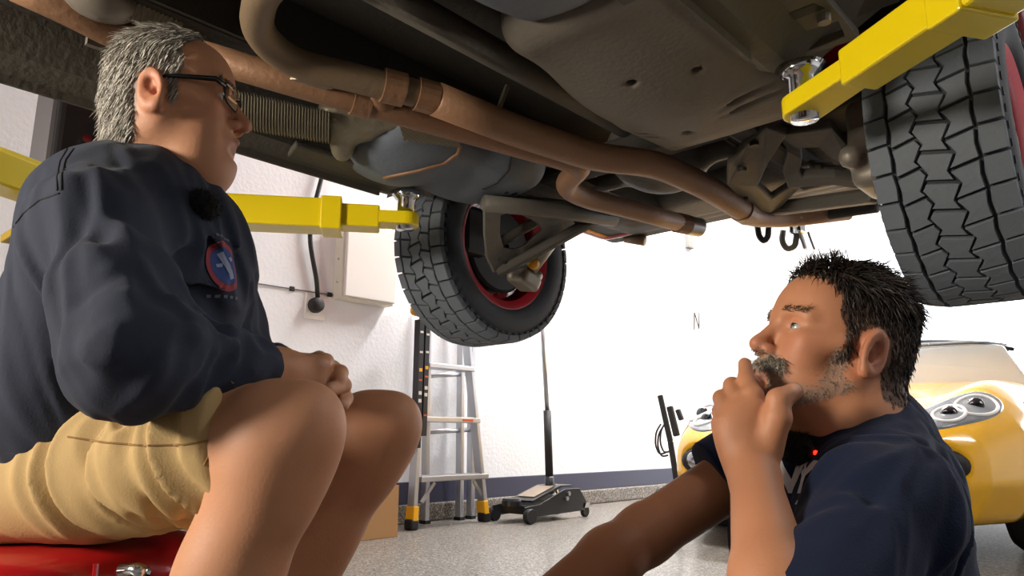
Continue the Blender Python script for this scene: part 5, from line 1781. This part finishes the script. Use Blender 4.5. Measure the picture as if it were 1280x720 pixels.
ts2, sv2, sf2 = sdf_obj('t_shirt', G, RF(0.45, 1.05, 0) - [0.55, 0.55, 0], RF(0.45, 1.05, 0) + [0.55, 0.55, 0.7], 0.0048, M_tee, man2)
bvh2 = BVHTree.FromPolygons([Vector(x) for x in sv2], [tuple(int(i) for i in x) for x in sf2])
M_print = mat('white_screen_print', 'c9cbd0', 0.8, var=0.1, vscale=60)
pn = unit(RF(-0.9, -0.55, 0.25)); pu = unit(np.cross(RF(0.12, 0, 1), pn)); pv = np.cross(pn, pu)
decal('shirt_lettering', text_polys('NNY', 0.058), P(953, 606, 0.99), pu, pv, bvh2, M_print, ts2, 0.003, cut=0.005)
pc2 = P(968, 672, 0.99)
car_print = ring(0.036, 0.040, 24, 1.0, 0.2, 2.9) + ring(0.018, 0.022, 20) + [[(-0.04, -0.03), (0.04, -0.036), (0.036, -0.044), (-0.036, -0.038)]]
car_print += [[(0.02, 0.0), (0.03, 0.006), (0.028, 0.012), (0.016, 0.006)], [(-0.012, -0.004), (-0.004, -0.004), (0.0, 0.012), (-0.008, 0.012)], [(0.002, -0.004), (0.01, -0.004), (0.014, 0.012), (0.006, 0.012)],
              [(0.03, 0.045), (0.045, 0.045), (0.045, 0.055)]]
decal('shirt_emblem', car_print, pc2, pu, pv, bvh2, M_print, ts2, 0.003, cut=0.006)
mc2 = on_cloth(bvh2, 997, 562, 0.008)
microphone('lapel_microphone', mc2, 0.022, man2, led=mc2 + RF(0.017, -0.017, -0.004))

# trousers and shoes
K = SDF()
K.u(Ell(pel2, (0.17, 0.19, 0.12), T2), 0.04)
for hp, kn, an in ((hp2f, kn2f, an2f), (hp2n, kn2n, an2n)):
    K.u(Cap(hp, kn, 0.092, 0.07), 0.04)
    K.u(Cap(kn, an, 0.07, 0.055), 0.03)
K.disp(folds(RF(0.2, 0, 1), 45, 0.005, 41, 0.8))
K.s_(Half((0, 0, 0.003), (0, 0, 1)), 0.01)
sdf_obj('trousers', K, RF(0.3, 1.1, 0) - [0.7, 0.7, 0.02], RF(0.3, 1.1, 0) + [0.7, 0.7, 0.5], 0.007, M_jean, man2)
for an in (an2f, an2n):
    Q = SDF().u(Cap(np.array([an[0], an[1], 0.05]), np.array([an[0], an[1], 0.042]) + RF(-0.16, 0.04, 0), 0.048, 0.042), 0.02)
    Q.s_(Half((0, 0, 0.001), (0, 0, 1)), 0.004)
    sdf_obj('shoe', Q, np.array([an[0] - 0.3, an[1] - 0.3, -0.03]), np.array([an[0] + 0.3, an[1] + 0.3, 0.2]), 0.007, M_shoe, man2)
# ================================================================== yellow sports car behind the people
M_ypaint = mat('car_yellow_paint', 'f0b400', 0.22, var=0.03, coat=0.9)
M_glassd = mat('dark_glass', '15181c', 0.05, var=0.0, coat=0.5)
M_wscreen = mat('windscreen_glass', 'dfe8ee', 0.04, var=0.0, trans=0.75, coat=0.6)
M_lampglass = mat('headlamp_glass', '6f757c', 0.08, var=0.25, vscale=9, coat=0.8)
M_halo = mat('halo_ring', 'f2f2f0', 0.25, var=0.0)
M_tyre2 = mat('road_tyre', '17181a', 0.7, var=0.15)
YX, YY = -1.36, 3.36      # nose position
ycar = thing('sports_car', (YX, YY + 2.0, 0), 'yellow sports car with round twin headlights parked behind the people', 'car')
TOPY = np.array([0, .12, .3, .6, .9, 1.25, 1.6, 3.2, 3.8, 4.05]); TOPZ = np.array([.50, .56, .62, .70, .755, .82, .86, .9, .86, .74])
WIDY = np.array([0, .06, .2, .45, .9, 1.5, 3.2, 3.8, 4.05]); WIDX = np.array([.40, .58, .72, .83, .88, .86, .89, .82, .66])


def ybody(p):
    x = np.abs(p[:, 0] - YX); y = p[:, 1] - YY; z = p[:, 2]
    top = np.interp(y, TOPY, TOPZ) + 0.075 * np.exp(-((x - 0.64) / 0.15) ** 2) * np.exp(-((y - 0.75) / 0.45) ** 2) - 0.05 * (x / 0.8) ** 2
    w = np.interp(y, WIDY, WIDX) - 0.10 * np.clip((0.32 - z) / 0.2, 0, 1) - 0.16 * np.clip((z - 0.55) / 0.4, 0, 1) ** 2
    nose = -y + 0.10 * (x / 0.7) ** 2 + 0.10 * np.clip((z - 0.42) / 0.2, 0, 1) ** 2 + 0.05 * np.clip((0.3 - z) / 0.15, 0, 1)
    def smax(a, b, k):
        h = np.maximum(k - np.abs(a - b), 0) / k
        return np.maximum(a, b) + h * h * k * 0.25
    d = smax((x - w) * 0.85, (z - top) * 0.9, 0.16)
    d = smax(d, nose * 0.9, 0.10)
    d = smax(d, 0.15 - z, 0.05)
    return smax(d, y - 4.02, 0.15).astype(np.float32)


Yb = SDF().u(Fn(ybody), 0.001)
YP = lambda x, y, z: np.array([YX + x, YY + y, z])
for s in (-1, 1):
    for yw in (0.86, 3.2):
        Yb.s_(Cap(YP(s * 0.62, yw, 0.32), YP(s * 1.1, yw, 0.32), 0.355), 0.02)
    Yb.s_(Ell(YP(s * 0.55, 0.08, 0.395), (0.125, 0.12, 0.085)), 0.02)
Yb.s_(RBox(YP(0, 0.0, 0.27), (0.34, 0.14, 0.06), 0.05), 0.03)
Yb.s_(Cap(YP(-0.75, 0.02, 0.475), YP(0.75, 0.02, 0.475), 0.006), 0.012)
sdf_obj('body', Yb, (YX - 1.1, YY - 0.15, 0.08), (YX + 1.1, YY + 4.2, 1.05), 0.014, M_ypaint, ycar)
# cabin
def ycabin(p):
    x = np.abs(p[:, 0] - YX); y = p[:, 1] - YY; z = p[:, 2]
    top = np.interp(y, [1.15, 1.5, 1.95, 2.4, 2.9, 3.5], [.78, .95, 1.13, 1.16, 1.08, .86]) - 0.1 * (x / 0.7) ** 2
    w = 0.74 - 0.35 * np.clip((z - 0.8) / 0.5, 0, 1)
    return np.maximum(np.maximum((x - w) * 0.85, (z - top) * 0.8), np.maximum(0.7 - z, np.abs(y - 2.3) - 1.2)).astype(np.float32)
sdf_obj('windscreen_cabin', SDF().u(Fn(ycabin), 0.001), (YX - 0.9, YY + 1.0, 0.65), (YX + 0.9, YY + 3.6, 1.25), 0.016, M_wscreen, ycar)
rf = SDF().u(Fn(lambda p: ycabin(p) - 0.012), 0.001).i(Half(YP(0, 0, 1.085), (0, 0, -1)), 0.01)
sdf_obj('roof', rf, (YX - 0.9, YY + 1.4, 1.0), (YX + 0.9, YY + 3.5, 1.25), 0.014, M_wscreen, ycar)
MB().tube([YP(x, 1.90 + 0.06 * (x / .5) ** 2, 1.125 - 0.07 * (x / 0.55) ** 2) for x in np.linspace(-0.6, 0.6, 15)], 0.011, 8).build('windscreen_header', M_blk, ycar, smooth=True)
# outer shape for headlamps: body surface raised a touch, cut to an almond
for s in (-1, 1):
    hc = YP(s * 0.585, 0.36, 0.615)
    ax0 = unit(np.array([s * 0.50, 0.75, 0.30])); nn = unit(np.array([s * 0.10, -0.80, 0.62])); ax0 = unit(ax0 - nn * (ax0 @ nn)); ax1 = np.cross(nn, ax0)
    Mh = np.stack([ax0, ax1, nn], 1)
    Hs = SDF().u(Fn(lambda p: ybody(p) - 0.006), 0.001).i(Ell(hc, (0.235, 0.125, 0.35), Mh), 0.01)
    hl, hv, hf = sdf_obj('headlight', Hs, hc - 0.42, hc + 0.42, 0.008, M_lampglass, ycar)
    bvq = BVHTree.FromPolygons([Vector(x) for x in hv], [tuple(int(i) for i in x) for x in hf])
    vd = unit(np.array([s * 0.02, -0.93, 0.36]))
    ux = np.array([1.0, 0, 0]); uz = np.cross(vd, ux) * -1
    if uz[2] < 0: uz = -uz
    for (dx, dz, r) in ((0.075, 0.045, 0.075), (-0.01, -0.03, 0.062)):
        pts = []
        for k in range(33):
            a = 2 * pi * k / 32
            q0 = hc + ux * (s * dx + r * cos(a)) + uz * (dz + r * sin(a))
            h = bvq.ray_cast(Vector(q0 + vd * 0.4), Vector(-vd))
            if h[0] is not None: pts.append(np.array(h[0]) + vd * 0.002)
        if len(pts) > 6: MB().tube(pts, 0.0075, 8, caps=False).build('halo_ring', M_halo, hl, smooth=True)
        h = bvq.ray_cast(Vector(hc + ux * s * dx + uz * dz + vd * 0.4), Vector(-vd))
        if h[0] is not None:
            MB().sphere(np.array(h[0]) - vd * 0.004, (0.035, 0.035, 0.014), 16, 8, ax=np.stack([*basis(vd)], 0)).build('projector_lens', M_glassd, hl, smooth=True)
    MB().sphere(YP(s * 0.56, 0.20, 0.535), 0.013, 10, 8).build('washer_nozzle', M_ypaint, ycar, smooth=True)
    # intake liner and fog lamp
    MB().sphere(YP(s * 0.55, 0.165, 0.395), (0.115, 0.055, 0.075), 24, 12).build('intake_liner', M_blk, ycar, smooth=True)
    fg = MB().lathe([(0, 0.0), (0.03, 0.004), (0.042, 0.0), (0.045, -0.03), (0, -0.03)], YP(s * 0.56, 0.10, 0.40), (0, -1, 0), 24).build('fog_light', M_chrome, ycar, smooth=True)
    for yw in (0.86, 3.2):
        MB().lathe([(0.2, -0.1), (0.29, -0.1), (0.315, -0.07), (0.315, 0.07), (0.29, 0.1), (0.2, 0.1)], YP(s * 0.77, yw, 0.315), (s, 0, 0), 40, closed=True).build('tyre', M_tyre2, ycar, smooth=True)
        MB().lathe([(0, 0.05), (0.05, 0.06), (0.19, 0.03), (0.205, 0.09), (0.205, -0.08), (0, -0.08)], YP(s * 0.77, yw, 0.315), (s, 0, 0), 32).build('wheel', M_steel, ycar)
MB().box2(YP(-0.33, 0.1, 0.215), YP(0.33, 0.12, 0.325)).build('grille', M_blk, ycar)
MB().box2(YP(-0.6, 0.1, 0.115), YP(0.6, 0.3, 0.16)).build('splitter', M_blk, ycar, bevel=0.01)
wp = [YP(-0.45, 1.2, 0.83), YP(0.1, 1.24, 0.845)]
MB().tube(wp, 0.008, 8).build('wiper', M_blk, ycar)

# black folded hand cart with hanging cables beside the yellow car
CY = 4.3
g0 = lambda x, y: ony(x, y, CY)
cart = thing('hand_cart', (g0(835, 600)[0], CY, 0), 'black folded hand cart with looped cables beside the yellow car', 'cart')
MB().bar(g0(825, 494), g0(838, 552), 0.035, 0.02, (0, 1, 0)).build('upright', M_blk, cart, bevel=0.004)
MB().bar(g0(838, 552), np.array([g0(838, 552)[0] + 0.06, CY, 0.03]), 0.035, 0.02, (0, 1, 0)).build('upright', M_blk, cart, bevel=0.004)
MB().bar(g0(837, 508), g0(846, 545), 0.04, 0.03, (0, 1, 0)).build('handle', M_blk, cart, bevel=0.006)
MB().bar(g0(847, 512), g0(852, 525), 0.03, 0.03, (0, 1, 0)).build('handle', M_blk, cart, bevel=0.006)
for k, (dx, dy) in enumerate(((0, 0), (3, 3), (6, -2))):
    pts = [g0(826 + dx, 530 + dy), g0(820 + dx, 540 + dy), g0(819 + dx, 556 + dy), g0(824 + dx, 568 + dy), g0(832 + dx, 566 + dy)]
    MB().tube(fillet(pts, 0.08, 5), 0.006, 8).build('cable_loop', M_black, cart, smooth=True)
ax_ = g0(832, 590)
for dx in (-0.03, 0.07):
    MB().lathe([(0, -0.025), (0.08, -0.025), (0.1, -0.01), (0.1, 0.01), (0.08, 0.025), (0, 0.025)], (ax_[0] + dx, CY, 0.1), (1, 0, 0), 24).build('wheel', M_black, cart, smooth=True)
MB().bar((ax_[0] - 0.05, CY, 0.1), (ax_[0] + 0.12, CY, 0.1), 0.02, 0.02).build('axle', M_blk, cart)
